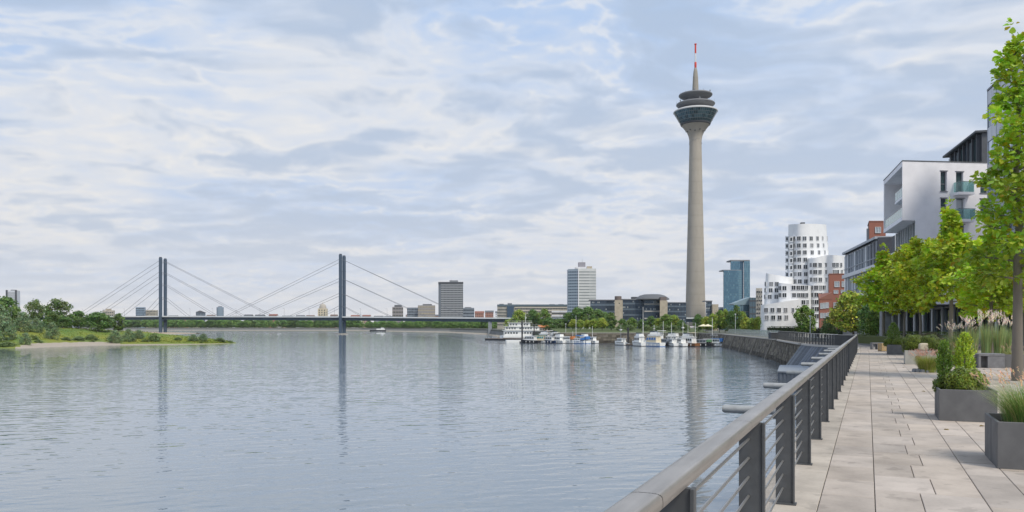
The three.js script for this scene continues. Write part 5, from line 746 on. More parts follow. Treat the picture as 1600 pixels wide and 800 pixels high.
// ---------- trees of the harbour quay ----------
{
  const G = 'trees along the harbour quay';
  const A = [[797, 470, 499, 18, 'light'], [811, 470, 485, 21, 'light'], [833, 465, 485, 23, 'round2'], [850, 460, 483.5, 20, 'round'], [858, 440, 497, 20, 'round2'], [872, 430, 499, 24, 'round2'], [889, 430, 490, 24, 'round2'], [903, 425, 482, 27, 'round2'], [919, 425, 481, 27, 'round2'], [934, 428, 485, 24, 'round2'], [945, 430, 489, 18, 'round2']];
  A.forEach(([u, D, v, w, k], i) => tree(k, `${ORD[i]} from left of the tall dark trees behind the moored houseboat and marina wall`, u, D, v, 0, w, { base: 4.3 }));
  const B = [[895, 383, 499, 14], [907, 380, 500, 13], [917, 384, 500, 11], [927, 380, 499, 14], [941, 381, 497, 18], [955, 386, 488.5, 17]];
  B.forEach(([u, D, v, w], i) => tree(i === 5 ? 'tall' : i % 2 ? 'light' : 'yellow', `${ORD[i]} from left of the small trimmed trees on the grass above the marina wall`, u, D, v, 0, w, { base: 5.4 }));
  const Cc = [[972, 400, 499, 15, 'round2'], [987, 405, 497, 16, 'round'], [1003, 408, 500, 15, 'round2'], [1018, 402, 495, 18, 'round2'], [1028, 398, 498, 14, 'light'], [1041, 396, 491.5, 20, 'round'], [1053, 400, 493, 17, 'light'], [1064, 395, 501, 13, 'round2']];
  Cc.forEach(([u, D, v, w, k], i) => tree(k, `${ORD[i]} from left of the bushy trees before the dark offices left of the tower`, u, D, v, 0, w, { base: 5 }));
  const Ds = [[1091, 352, 492, 15, 'round2'], [1103, 350, 495, 15, 'yellow'], [1114, 346, 491, 15, 'light'], [1124, 350, 486, 15, 'round'], [1133, 344, 484.5, 16, 'light'], [1143, 340, 487, 15, 'round2'], [1151, 343, 477.5, 17, 'tall'], [1160, 345, 488, 15, 'light']];
  Ds.forEach(([u, D, v, w, k], i) => tree(k, `${ORD[i]} from left in the tree row right of the tower foot`, u, D, v, 0, w, { base: 4.2 }));
  const E = [[1165, 296, 496, 16, 'yellow'], [1175, 290, 497.5, 15, 'light'], [1185, 288, 495.5, 14, 'yellow'], [1195, 284, 494, 17, 'light']];
  E.forEach(([u, D, v, w, k], i) => tree(k, `${ORD[i]} from left of the light green trees before the white curved building`, u, D, v, 0, w, { base: 4.3 }));
  tree('round', 'leafy tree before the red brick and the white curved building', 1257, 190, 479, 0, 32, { base: 4.4 });
  tree('bush', 'dense dark green rounded bush right behind the far railing', 1294, 172, 497, 0, 23, { base: 4.4 });
  tree('yellow', 'light green rounded tree where the promenade bends', 1333, 138, 457, 0, 58, { base: 4.5 });
  tree('round2', 'dark leafy tree behind the promenade bend, right of the light green one', 1356, 128, 478, 0, 34, { base: 4.8 });
  tree('round', 'young tree before the plinth of the glass fronted office', 1366, 118, 484, 0, 26, { base: 5 });
  const bl = [[1010, 376, 508, 16], [1023, 372, 509, 14], [1037, 374, 507, 18], [1052, 372, 508, 16], [1070, 374, 507, 15], [968, 376, 509, 13], [985, 378, 508, 14], [1140, 330, 508, 12]];
  bl.forEach(([u, D, v, w], i) => tree('bush', `${ORD[i]} of the round shrubs on the grass behind the marina boats`, u, D, v, 0, w, { base: 5.2 }));
}
function hedge(label, a, c, y0, h, w, seed, base = [0.045, 0.075, 0.02], size = 0.22, dens = 26) {
  const r = rngOf(seed), L = a.distanceTo(c), e = c.clone().sub(a).normalize(), n = V3(-e.z, 0, e.x), b = new MB(), t = thing('hedge', label, 'hedge');
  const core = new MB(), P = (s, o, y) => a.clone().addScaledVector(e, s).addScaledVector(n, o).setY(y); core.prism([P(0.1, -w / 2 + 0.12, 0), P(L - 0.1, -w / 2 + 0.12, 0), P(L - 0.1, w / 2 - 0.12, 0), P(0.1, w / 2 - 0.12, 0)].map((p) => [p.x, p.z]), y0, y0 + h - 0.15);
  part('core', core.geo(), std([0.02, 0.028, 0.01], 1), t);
  for (let k = 0; k < L * (2 * h + w) * dens; k++) { const s = r() * L, q = r() * (2 * h + w), o = q < h ? -w / 2 : q < h + w ? -w / 2 + q - h : w / 2, y = q < h ? y0 + q : q < h + w ? y0 + h : y0 + q - h - w, nn = q < h ? n.clone().negate() : q < h + w ? V3(0, 1, 0) : n.clone(); tint(b, r, base, 0.4); leaf(b, P(s, o, y).addScaledVector(rv(r), 0.08), rv(r).cross(nn).normalize().addScaledVector(nn, 0.4).normalize(), nn.clone().addScaledVector(rv(r), 0.5).normalize(), size * (0.6 + 0.7 * r()), size * 0.6, false); }
  part('leaves', b.geo(true), M.leafFar, t); return t;
}
hedge('clipped dark hedge before the white curved building', P(1203, 500, 232).setY(0), P(1262, 500, 214).setY(0), 4.2, 2.6, 2.2, 91, [0.05, 0.085, 0.02], 0.4, 9);
hedge('dark hedge behind the far railing before the red brick house', P(1262, 500, 205).setY(0), P(1330, 500, 176).setY(0), 4.3, 2.2, 2, 92, [0.03, 0.045, 0.02], 0.4, 9);

// ---------- plane trees along the promenade: trunk, limbs, twigs and single leaves ----------
const leafNear = leafMat([1, 1, 1], { roughness: 0.5, transmission: 0.5 });
function nearTree(seed, o) {
  const { H, y0, prof, nl = 26, lsize = 0.2, base = [0.44, 0.62, 0.055], warm = 0.05, tr = 0.13 } = o, r = rngOf(seed), wood = new MB(), trunk = new MB(), leaves = [];
  let p = V3(0, -0.05, 0); const knots = []; for (let i = 1; i <= 9; i++) { const y = H * 0.97 * i / 9, q = V3((r() - 0.5) * 0.05 * i * 0.6, y, (r() - 0.5) * 0.05 * i * 0.6); trunk.tube(p, q, tr * Math.pow(1 - (i - 1) / 9.6, 0.75) * (i === 1 ? 1.12 : 1), tr * Math.pow(1 - i / 9.6, 0.75), 12, false); knots.push(q); p = q; }
  const tp = (y) => { const f = clamp(y / (H * 0.97) * 9 - 1, 0, 7.999), i = Math.floor(f); return y < H * 0.97 / 9 ? V3(0, y, 0) : knots[i].clone().lerp(knots[i + 1], f - i); };
  const sprig = (q, d, n, tone) => { for (let k = 0; k < n; k++) { const a = rv(r), dd = d.clone().multiplyScalar(0.7).add(a).add(V3(0, -0.25, 0)).normalize(), nn = V3(0, 1, 0).addScaledVector(rv(r), 0.65).addScaledVector(dd, 0.2).normalize(); leaves.push([q.clone().addScaledVector(a, lsize * 0.5), dd, nn, lsize * (0.6 + 0.65 * r()), tone, r(), r()]); } };
  for (let i = 0; i < nl; i++) {
    const t = (i + 0.5 * r()) / nl, y = lerp(y0, H * 0.93, Math.pow(t, 0.93)), a = i * 2.39996 + r() * 0.7, l = prof(t) * (0.72 + 0.42 * r()), s = tp(y), up = lerp(0.12, 1.0, t), d = V3(Math.cos(a), up, Math.sin(a)).normalize(), e = s.clone().addScaledVector(d, l * 0.55), f = e.clone().addScaledVector(V3(Math.cos(a + 0.2), up * 0.55 + 0.05, Math.sin(a + 0.2)).normalize(), l * 0.5), tone = 0.72 + 0.5 * r();
    wood.tube(s, e, 0.036 * (1.15 - t), 0.02, 6, false).tube(e, f, 0.02, 0.006, 5, false);
    const nt = Math.max(5, Math.round(l * 12)); for (let k = 0; k < nt; k++) { const w = 0.22 + 0.78 * (k + r()) / nt, c = w < 0.55 ? s.clone().lerp(e, w / 0.55) : e.clone().lerp(f, (w - 0.55) / 0.45), td = rv(r).addScaledVector(d, 0.6); td.y = td.y * 0.6 + 0.12; td.normalize(); const tl = l * (0.16 + 0.26 * r()) * (1.15 - 0.5 * w) + 0.1, g = c.clone().addScaledVector(td, tl); wood.tube(c, g, 0.008, 0.003, 4, false); const tn = tone * (0.85 + 0.3 * r()); sprig(g, td, 7, tn); sprig(c.clone().lerp(g, 0.6), td, 4, tn); }
    sprig(f, d, 6, tone);
  }
  sprig(V3(knots[8].x, H, knots[8].z), V3(0, 1, 0), 10, 1);
  const color = (l) => { const [, , , , tone, a, c] = l, yl = a < warm ? 1 : 0; return yl ? [0.55 * tone, 0.42 * tone, 0.03] : [base[0] * tone * (0.8 + 0.45 * a), base[1] * tone * (0.9 + 0.2 * c), base[2] * tone * (0.7 + 0.8 * c)]; };
  return { trunk, wood, leaves, color };
}
function plantNearTree(T, label, u, D, single, yaw = 0) {
  const t = thing('plane_tree', label, 'tree', [X(u, D), DECK, -D], yaw); part('trunk', T.trunk.geo(), M.bark, t); part('limbs', T.wood.geo(), M.bark, t);
  const rest = new MB(); let L = [...T.leaves];
  if (single) { const c = camera.position.clone().sub(t.position); L.sort((a, b) => a[0].distanceToSquared(c) - b[0].distanceToSquared(c)); }
  L.forEach((l, i) => { const b = i < single ? new MB() : rest; b.col = T.color(l); leaf(b, l[0], l[1], l[2], l[3], l[3] * 0.86, true); if (i < single) part('leaf', b.geo(true), leafNear, t); });
  const m = part('crown', rest.geo(true), leafNear, t); if (single) { m.name = 'foliage'; stuff(m); } return t;
}
{
  const T1 = nearTree(101, { H: 10.5, y0: 2.7, nl: 46, lsize: 0.18, prof: (t) => t < 0.3 ? lerp(1.05, 1.25, t / 0.3) : t < 0.5 ? lerp(1.25, 0.72, (t - 0.3) / 0.2) : lerp(0.72, 0.4, (t - 0.5) / 0.5), tr: 0.15 });
  const T2 = nearTree(102, { H: 8.2, y0: 2.9, nl: 34, lsize: 0.24, prof: (t) => t < 0.45 ? lerp(1.5, 1.85, Math.sin(t / 0.45 * 3.1)) : lerp(1.3, 0.3, Math.min(1, (t - 0.45) / 0.3)), base: [0.50, 0.66, 0.055] });
  const T3 = nearTree(103, { H: 8.6, y0: 3.1, nl: 32, lsize: 0.27, prof: (t) => 2.0 * Math.pow(Math.sin(0.5 + t * 2.3), 0.7), base: [0.54, 0.66, 0.055], warm: 0.09 });
  plantNearTree(T1, 'nearest tall plane tree with bright leaves at the right picture edge', 1590, 23.5, 280);
  plantNearTree(T2, 'second nearest plane tree, with a slender top before the white cube', 1485, 43, 0);
  plantNearTree(T3, 'plane tree with yellowish leaves left of the slender topped one', 1438, 66, 0, 1);
  const c = plantNearTree(T3, 'plane tree whose trunk stands just left of the yellowish one', 1413, 72, 0, 3.2); c.scale.setScalar(0.95);
  const d = plantNearTree(T2, 'leftmost plane tree of the promenade row, beside the grey mast', 1381, 78, 0, 4.4); d.scale.set(1.25, 1.14, 1.25);
  const e = plantNearTree(T2, 'plane tree filling the gap behind the nearest trunk', 1549, 36, 0, 2.2); e.scale.set(0.82, 0.74, 0.82);
  const f = plantNearTree(T3, 'plane tree standing behind the tall ornamental grasses', 1545, 58, 0, 5.1); f.scale.set(0.8, 0.72, 0.8);
  const g = plantNearTree(T3, 'plane tree before the dark glazed arcade at the right edge', 1600, 60, 0, 2.7); g.scale.set(0.85, 0.8, 0.85);
}
// ---------- boats of the marina ----------
const BM = { white: std([0.78, 0.78, 0.76], 0.3), cream: std([0.66, 0.58, 0.42], 0.45), navy: std([0.03, 0.05, 0.11], 0.35), blue: std([0.04, 0.16, 0.42], 0.5), wood: std([0.22, 0.10, 0.045], 0.4), dark: std([0.035, 0.035, 0.04], 0.5), glass: std([0.03, 0.045, 0.055], 0.08), teal: std([0.05, 0.22, 0.24], 0.15), grey: std([0.35, 0.36, 0.37], 0.5), green: std([0.10, 0.22, 0.10], 0.5), orange: std([0.50, 0.17, 0.05], 0.6) };
// hull along x (bow at +x), length L, beam B, freeboard f
function hullGeo(L, B, f) {
  const b = new MB(), n = 12, st = []; for (let i = 0; i <= n; i++) { const t = i / n, w = B / 2 * (t < 0.6 ? lerp(0.88, 1, Math.min(1, t * 3)) : Math.sqrt(Math.max(0, 1 - Math.pow((t - 0.6) / 0.4, 2.2)))), x = -L / 2 + L * t, y = f * (1 + 0.32 * t * t); st.push([V3(x - 0.05 * t * L * 0.5, -0.4, -w * 0.72), V3(x, y, -w), V3(x, y, w), V3(x - 0.05 * t * L * 0.5, -0.4, w * 0.72)]); }
  for (let i = 0; i < n; i++) { const a = st[i], c = st[i + 1]; b.quad(a[3], c[3], c[2], a[2]); b.quad(c[0], a[0], a[1], c[1]); b.quad(a[2], c[2], c[1], a[1]); } b.quad(st[0][0], st[0][3], st[0][2], st[0][1]); return b.geo();
}
function cabinGeo(x0, x1, w, y0, h, rake = 0.35) { const b = new MB(), q = (x, y, z) => V3(x, y, z), k = 0.88, a = [q(x0, y0, -w / 2), q(x1, y0, -w / 2), q(x1, y0, w / 2), q(x0, y0, w / 2)], t = [q(x0 + 0.1, y0 + h, -w / 2 * k), q(x1 - rake, y0 + h, -w / 2 * k), q(x1 - rake, y0 + h, w / 2 * k), q(x0 + 0.1, y0 + h, w / 2 * k)]; b.quad(a[3], a[2], t[2], t[3]); b.quad(a[1], a[0], t[0], t[1]); b.quad(a[2], a[1], t[1], t[2]); b.quad(a[0], a[3], t[3], t[0]); b.quad(t[3], t[2], t[1], t[0]); return b.geo(); }
function boat(label, u, D, yaw, L, o = {}) {
  const B = L * (o.beam || 0.36), f = o.f || 0.95, t = thing('boat', label, 'boat', [X(u, D), 0, -D], yaw); t.scale.set(1.08, 1.2, 1.08); const hull = o.hull || BM.white, up = o.up || BM.white;
  part('hull', hullGeo(L, B, f), hull, t); const st = part('waterline', hullGeo(L * 1.004, B * 0.97, 0.12), o.boot || BM.dark, t);
  const rub = new MB(); rub.box(-L / 2 - 0.03, L * 0.16, f - 0.16, f - 0.04, B * 0.485, B * 0.505).box(-L / 2 - 0.03, L * 0.16, f - 0.16, f - 0.04, -B * 0.505, -B * 0.485); part('rubbing_strake', rub.geo(), o.boot || BM.dark, t);
  if (o.cabin !== 0) {
    const x0 = -L * (o.aft ?? 0.30), x1 = L * (o.fore ?? 0.22), w = B * 0.78, h = o.h || 1.35, y0 = f;
    part('cabin', cabinGeo(x0, x1, w, y0, h), up, t); part('window_band', cabinGeo(x0 + 0.22, x1 - 0.1, w + 0.05, y0 + h * 0.42, h * 0.38, 0.25), o.glass || BM.glass, t);
    for (let i = 1; i < 4; i++) boxPart('window_post', up, t, lerp(x0, x1, i / 4), y0 + h * 0.6, 0, 0.12, h * 0.42, w + 0.07);
    boxPart('window_post', up, t, x0 + 0.12, y0 + h * 0.55, 0, 0.3, h * 0.5, 0.25); part('roof', new MB().bevel(x0 - 0.25, x1 - 0.2, y0 + h, y0 + h + 0.1, -w * 0.5, w * 0.5, 0.04).geo(), o.roof || up, t);
    if (o.fly) { part('flybridge', cabinGeo(x0 + 0.2, x1 - 0.9, w * 0.86, y0 + h + 0.1, 0.75), up, t); part('windscreen', cabinGeo(lerp(x0, x1, 0.4), x1 - 0.8, w * 0.8, y0 + h + 0.85, 0.35), BM.glass, t); }
    if (o.canopy) { part('canopy', cabinGeo(x0 - 1.2, x0 + 0.6, w * 0.95, y0 + h * 0.35, h * 0.75, 0.1), o.canopy, t); }
    if (o.bimini) { const b = new MB(); for (const x of [x0 - 0.9, x0 + 0.9]) for (const z of [-w * 0.42, w * 0.42]) b.tube(V3(x, y0 + (o.fly ? h : 0.3), z), V3(x, y0 + h + 1.15, z), 0.03, 0.03, 5); part('canopy_frame', b.geo(), BM.grey, t); part('canopy', new MB().bevel(x0 - 1.1, x0 + 1.1, y0 + h + 1.15, y0 + h + 1.28, -w * 0.46, w * 0.46, 0.05).geo(), o.bimini, t); }
  }
  const rl = new MB(); for (let i = 0; i <= 5; i++) { const x = L * (0.12 + 0.06 * i), w = B / 2 * Math.sqrt(Math.max(0.02, 1 - Math.pow(Math.max(0, (x / L + 0.5 - 0.6) / 0.4), 2.2))) * 0.93; for (const z of [-w, w]) rl.tube(V3(x, f, z), V3(x, f + 0.85, z), 0.025, 0.025, 4, false); } part('pulpit', rl.geo(), BM.grey, t);
  if (o.mast) { const b = new MB(); b.tube(V3(o.mx || 0, f, 0), V3(o.mx || 0, f + o.mast, 0), 0.09, 0.06, 7); if (o.sail) b.tube(V3(o.mx || 0, f + 1.6, 0), V3((o.mx || 0) - L * 0.4, f + 1.5, 0), 0.06, 0.05, 6); if (o.yard) b.box((o.mx || 0) - 0.06, (o.mx || 0) + 0.06, f + o.mast * 0.75, f + o.mast * 0.75 + 0.1, -0.9, 0.9); part('mast', b.geo(), o.mastMat || BM.white, t); if (o.radar) part('radar_dome', new MB().tube(V3(o.mx || 0, f + o.mast * 0.7, 0), V3(o.mx || 0, f + o.mast * 0.7 + 0.35, 0), 0.45, 0.4, 12).geo(), BM.white, t); if (o.cover) part('sail_cover', new MB().tube(V3((o.mx || 0) - 0.1, f + 1.75, 0), V3((o.mx || 0) - L * 0.38, f + 1.65, 0), 0.22, 0.14, 8).geo(), o.cover, t); }
  const fd = new MB(); for (let i = 0; i < 3; i++) for (const z of [-B * 0.53, B * 0.53]) fd.tube(V3(-L * 0.3 + i * L * 0.2, 0.25, z), V3(-L * 0.3 + i * L * 0.2, 0.75, z), 0.12, 0.12, 7); part('fender', fd.geo(), BM.white, t); t.children[t.children.length - 1].userData.kind = 'stuff';
  return t;
}
const H = Math.PI / 2;
boat('low white cabin cruiser with black hull at the tall dark piles', 828, 337, 2.6, 8.4, { hull: BM.dark, h: 1.5 });
boat('boat with green trimmed windows, second beside the tall dark piles', 843, 338, 2.7, 7.6, { glass: BM.teal, h: 1.7, up: BM.cream, roof: BM.green });
boat('navy hulled cruiser in the middle of the left boat group', 858, 336, 2.3, 8.6, { hull: BM.navy, bimini: BM.white });
boat('white cruiser with flybridge left of the orange canopy boat', 872, 334, 2.2, 8.2, { fly: 1, h: 1.3 });
boat('white open boat with an orange canopy and small flagstaff', 886, 332, 2.4, 7.2, { canopy: BM.orange, mast: 3.2, mx: -2.8 });
boat('sailing boat with blue covers and bare mast in the left group', 900, 330, 2.5, 8.2, { hull: BM.white, canopy: BM.blue, boot: BM.blue, mast: 8.6, sail: 1, cover: BM.blue, h: 0.8 });
boat('white cruiser with a deep blue canopy in the left group', 912, 331, 2.0, 7.4, { canopy: BM.blue, fly: 1, boot: BM.blue });
boat('last small white cabin boat on the right of the left group', 924, 331, 2.2, 6.4, { mast: 5, mx: -0.6, h: 1.2 });
boat('white boat with radar mast lying alone between both groups', 970, 300, 2.0, 6.6, { mast: 5.2, yard: 1, radar: 1, mastMat: BM.grey, bimini: BM.dark, h: 1.1 });
boat('white cruiser with square stern, leftmost of the right group', 998, 286, 1.9, 7.4, { fly: 1, h: 1.7, mast: 10.5, mx: -3, f: 1.1 });
boat('white boat with blue and yellow cabin windows in the right group', 1020, 282, 2.2, 8.6, { h: 1.9, glass: BM.blue, up: BM.cream, roof: BM.white, f: 1.1, boot: BM.blue });
boat('motor yacht with high flybridge behind the blue windowed boat', 1022, 296, 2.5, 9.4, { fly: 1, h: 2.0, bimini: BM.white, f: 1.3, mast: 5, yard: 1 });
boat('dark open boat under a grey cover right of the blue windowed boat', 1039, 287, 2.0, 6.8, { hull: BM.dark, h: 1.1, up: BM.grey, canopy: BM.grey, mast: 6.5, mx: 1 });
boat('white sloop with a tall thin mast near the big tower reflection', 1050, 284, 1.8, 6.8, { h: 1.2, mast: 6, mx: 0.4, bimini: BM.grey });
boat('white cabin boat with radar column in front of the tower foot', 1064, 282, 1.8, 6.4, { h: 1.4, mast: 6.2, radar: 1, mx: -1.5 });
boat('brown wooden cruiser with white cabin and black bottom', 1077, 281, 2.1, 7.6, { hull: BM.wood, h: 1.7, roof: BM.white });
boat('long low boat with dark hull and green cover', 1093, 282, 2.6, 8.6, { hull: BM.dark, up: BM.grey, canopy: BM.green, h: 1.0, mast: 6, mx: 1.4 });
boat('grey decked launch left of the blue canopy boat', 1106, 283, 2.5, 7.0, { h: 1.1, bimini: BM.grey });
boat('white boat with bright blue canopy, rightmost by the harbour wall', 1119, 281, 2.2, 7.0, { canopy: BM.blue, roof: BM.blue, h: 1.3, mast: 7.5, mx: 1.6 });
boat('cruiser in the second row behind the sloop', 1049, 297, 2.4, 8.4, { fly: 1, h: 1.6, f: 1.2 });
boat('cruiser in the second row behind the wooden boat', 1072, 298, 2.2, 8.4, { fly: 1, h: 1.5, f: 1.2, bimini: BM.cream });
boat('small day boat in the second row of the left group', 866, 347, 2.4, 8.2, { h: 1.7, fly: 1, f: 1.2 });
boat('cruiser with white awning in the second row of the left group', 850, 350, 2.5, 9, { h: 1.8, fly: 1, f: 1.3, bimini: BM.white });
{ // jetties
  const pm = std([0.24, 0.17, 0.11], 0.85, { map: every(TX.streak, 1.2) }), jet = (label, a, c, w, y = 0.55) => { const L = a.distanceTo(c), e = c.clone().sub(a).normalize(), n = V3(-e.z, 0, e.x), t = thing('jetty', label, 'jetty'), P2 = (s, o) => { const p = a.clone().addScaledVector(e, s).addScaledVector(n, o); return [p.x, p.z]; }; part('float', new MB().prism([P2(0, -w / 2), P2(L, -w / 2), P2(L, w / 2), P2(0, w / 2)], -0.3, y - 0.12).geo(), BM.dark, t); const b = new MB(); for (let s = 0; s < L - 0.5; s += 0.5) b.prism([P2(s, -w / 2 - 0.08), P2(s + 0.45, -w / 2 - 0.08), P2(s + 0.45, w / 2 + 0.08), P2(s, w / 2 + 0.08)], y - 0.119, y); stuff(part('planks', b.geo(), pm, t)); return t; };
  jet('long wooden jetty with plank edge in front of the white houseboat', P(763, 500, 410).setY(0), P(812, 500, 396).setY(0), 5, 0.9);
  jet('floating jetty behind the left group of boats', P(812, 500, 345).setY(0), P(935, 500, 341).setY(0), 2);
  jet('floating jetty behind the right group of boats', P(978, 500, 292).setY(0), P(1124, 500, 290).setY(0), 2);
  const pile = (label, u, D, vt, r0) => { const t = thing('mooring_pile', label, 'pile', [X(u, D), 0, -D]); part('post', new MB().tube(V3(0, -1, 0), V3(0, Y(vt, D), 0), r0, r0, 12).geo(), BM.dark, t); part('collar', new MB().tube(V3(0, 0.2, 0), V3(0, 0.8, 0), r0 + 0.18, r0 + 0.18, 12).geo(), BM.grey, t); };
  pile('tall dark mooring pile before the white houseboat, left one', 815.8, 342, 502, 0.33); pile('thinner dark mooring pile right of the tall one', 834.6, 344, 506, 0.24); pile('dark mooring pile beside the radar mast boat', 981.5, 296, 512, 0.34);
  const pon = thing('pontoon', 'white pontoon between the wooden jetty and the dark piles', 'pontoon', [X(806, 352), 0, -352], 0.1); part('hull', new MB().bevel(-4.4, 4.4, -0.3, 1.0, -2, 2, 0.1).geo(), BM.white, pon); part('deck', new MB().box(-4.2, 4.2, 1.0, 1.06, -1.8, 1.8).geo(), BM.grey, pon);
}
{ // white three-deck houseboat with a terrace
  const D = 425, k = D / FPX, t = thing('houseboat', 'white three deck restaurant boat moored at the long jetty', 'boat', [X(815, D), 0, -D], 0.06), x = (u) => X(u, D) - t.position.x, y = (v) => Y(v, D);
  part('hull', new MB().prism([[x(781), 0], [x(786), 3.6], [x(848), 3.6], [x(850), 0], [x(848), -3.6], [x(786), -3.6]], -0.4, y(524)).geo(), BM.white, t); part('fender_strip', new MB().box(x(785), x(848), y(528.4), y(527.5), 3.55, 3.75).geo(), BM.dark, t);
  const decks = [[787, 846, 524, 516.5], [789, 842, 516, 510.5], [795, 828, 510, 504.5]];
  decks.forEach(([a, c, v0, v1], i) => {
    const z = 3.1 - i * 0.35; part('deck_house', new MB().bevel(x(a), x(c), y(v0), y(v1), -z, z, 0.12).geo(), BM.white, t); part('deck_slab', new MB().box(x(a) - 0.8, x(c) + 0.9, y(v1) + 0.002, y(v1) + 0.16, -z - 0.6, z + 0.6).geo(), BM.white, t);
    const n = Math.round((c - a) / 4.6); for (let j = 0; j < n; j++) { if ((j * 7 + i) % 6 === 5) continue; const w = boxPart('window', BM.white, t, x(a + 2.6 + (c - a - 3) * j / n), (y(v0) + y(v1)) / 2 + 0.05, z + 0.01, 1.05, 0.95, 0.1); boxPart('pane', BM.glass, w, 0, 0, 0.03, 0.9, 0.8, 0.1); }
    const rb = new MB(); for (let j = 0; j <= 22; j++) { const X0 = lerp(x(a) - 0.7, x(c) + 0.8, j / 22); rb.tube(V3(X0, y(v1) + 0.16, z + 0.5), V3(X0, y(v1) + 1.05, z + 0.5), 0.03, 0.03, 4, false); } rb.box(x(a) - 0.75, x(c) + 0.85, y(v1) + 1.0, y(v1) + 1.07, z + 0.46, z + 0.54); part('deck_railing', rb.geo(), BM.white, t);
  });
  const stair = new MB(); for (let i = 0; i < 12; i++) stair.box(x(781) + i * 0.3, x(781) + i * 0.3 + 0.32, y(524) - 0.9 + i * 0.27, y(524) - 0.8 + i * 0.27, 2.6, 3.7); part('stair', stair.geo(), BM.white, t);
  part('mast', new MB().tube(V3(x(821), y(504), 0), V3(x(821), y(491), 0), 0.12, 0.07, 6).geo(), BM.white, t);
  const tr = thing('pavilion', 'orange roofed terrace pavilion right of the white restaurant boat', 'pavilion', [X(855, 450), 0, -450]), X2 = (u) => X(u, 450) - tr.position.x, Y2 = (v) => Y(v, 450); part('platform', new MB().box(X2(838), X2(872), 3.0, Y2(517.5), -4, 4).geo(), std([0.4, 0.3, 0.22], 0.8), tr); part('wall', new MB().box(X2(843), X2(862), Y2(517.4), Y2(511.5), -3, 3).geo(), std([0.5, 0.36, 0.26], 0.8), tr); part('roof', new MB().prism([[X2(841), 3.6], [X2(864), 3.6], [X2(864), -3.6], [X2(841), -3.6]], Y2(511.4), (a, z) => z > 0 ? Y2(511) : Y2(508)).geo(), BM.orange, tr); for (let i = 0; i < 5; i++) { const w = boxPart('window', BM.white, tr, X2(845 + i * 3.8), Y2(514.5), 3.01, 0.95, 1.2, 0.1); boxPart('pane', BM.glass, w, 0, 0, 0.03, 0.8, 1.05, 0.1); }
  const cr = thing('cargo_ship', 'low white river ship moored along the far bank right of the right pylon', 'ship', [X(590, 1150), 0, -1150], 0.1); cr.scale.set(0.8, 0.75, 0.8); part('hull', new MB().prism([[-14, 0], [-10, 3], [14, 3], [15, 0], [14, -3], [-10, -3]], -0.4, 2.6).geo(), BM.dark, cr); part('cabin', new MB().bevel(-2, 13, 2.6, 5, -2.4, 2.4, 0.2).geo(), BM.white, cr); part('wheelhouse', new MB().bevel(6, 11, 5, 7.4, -2, 2, 0.2).geo(), BM.white, cr); part('window_band', new MB().box(5.95, 11.05, 6, 6.9, -2.03, 2.03).geo(), BM.glass, cr);
}
// ---------- planters, benches, grasses on the promenade; a thing is placed by the photo column and row of its foot on the deck ----------
const footD = (v) => 1.6 * FPX / (v - VH);
const ALONG = Math.atan2(-0.4064, 0.9137);                   // turn that lays local -z along the walk
function planterBox(name, label, u, v, w, d, h, mat, yaw, ux = 0) {   // u, v: foot of the near left corner
  const D = footD(v), t = thing(name, label, 'planter', [X(u, D), DECK + 0.002, -D], yaw);
  const b = new MB(), e = 0.035; b.bevel(0, w, 0, h, -e, 0, 0.006).bevel(0, w, 0, h, -d, -d + e, 0.006).bevel(0, e, 0, h - 0.0015, -d + e, -e, 0.006).bevel(w - e, w, 0, h - 0.0015, -d + e, -e, 0.006);
  part('box', b.geo(), mat, t); part('soil', new MB().box(e, w - e, 0, h - 0.09, -d + e, -e).geo(), M.soil, t); boxPart('seam', M.darkGrey, t, 0, h / 2, -d * 0.46, 0.004, h - 0.02, 0.008);
  return t;
}
function boxwood(label, cx, y, cz, R, seed, base = [0.085, 0.125, 0.022], sq = 0.85) {
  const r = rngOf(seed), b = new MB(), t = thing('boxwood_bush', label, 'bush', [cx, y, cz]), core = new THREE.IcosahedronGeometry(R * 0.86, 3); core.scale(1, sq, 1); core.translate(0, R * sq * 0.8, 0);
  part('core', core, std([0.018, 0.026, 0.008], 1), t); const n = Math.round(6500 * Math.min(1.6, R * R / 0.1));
  for (let k = 0; k < n; k++) { const d = rv(r); if (d.y < -0.75) continue; const lump = 1 + 0.11 * Math.sin(d.x * 7 + seed) * Math.sin(d.y * 6 + 2) + 0.07 * Math.sin(d.z * 9 + seed * 2); const p = V3(d.x * R * lump, R * sq * 0.8 + d.y * R * sq * lump, d.z * R * lump).addScaledVector(d, (r() - 0.85) * 0.06); tint(b, r, base, 0.45); leaf(b, p, rv(r).cross(d).normalize().addScaledVector(d, 0.25).normalize(), d.clone().addScaledVector(rv(r), 0.6).normalize(), 0.036 * (0.7 + 0.7 * r()), 0.026, false); }
  part('leaves', b.geo(true), M.leaf, t); return t;
}
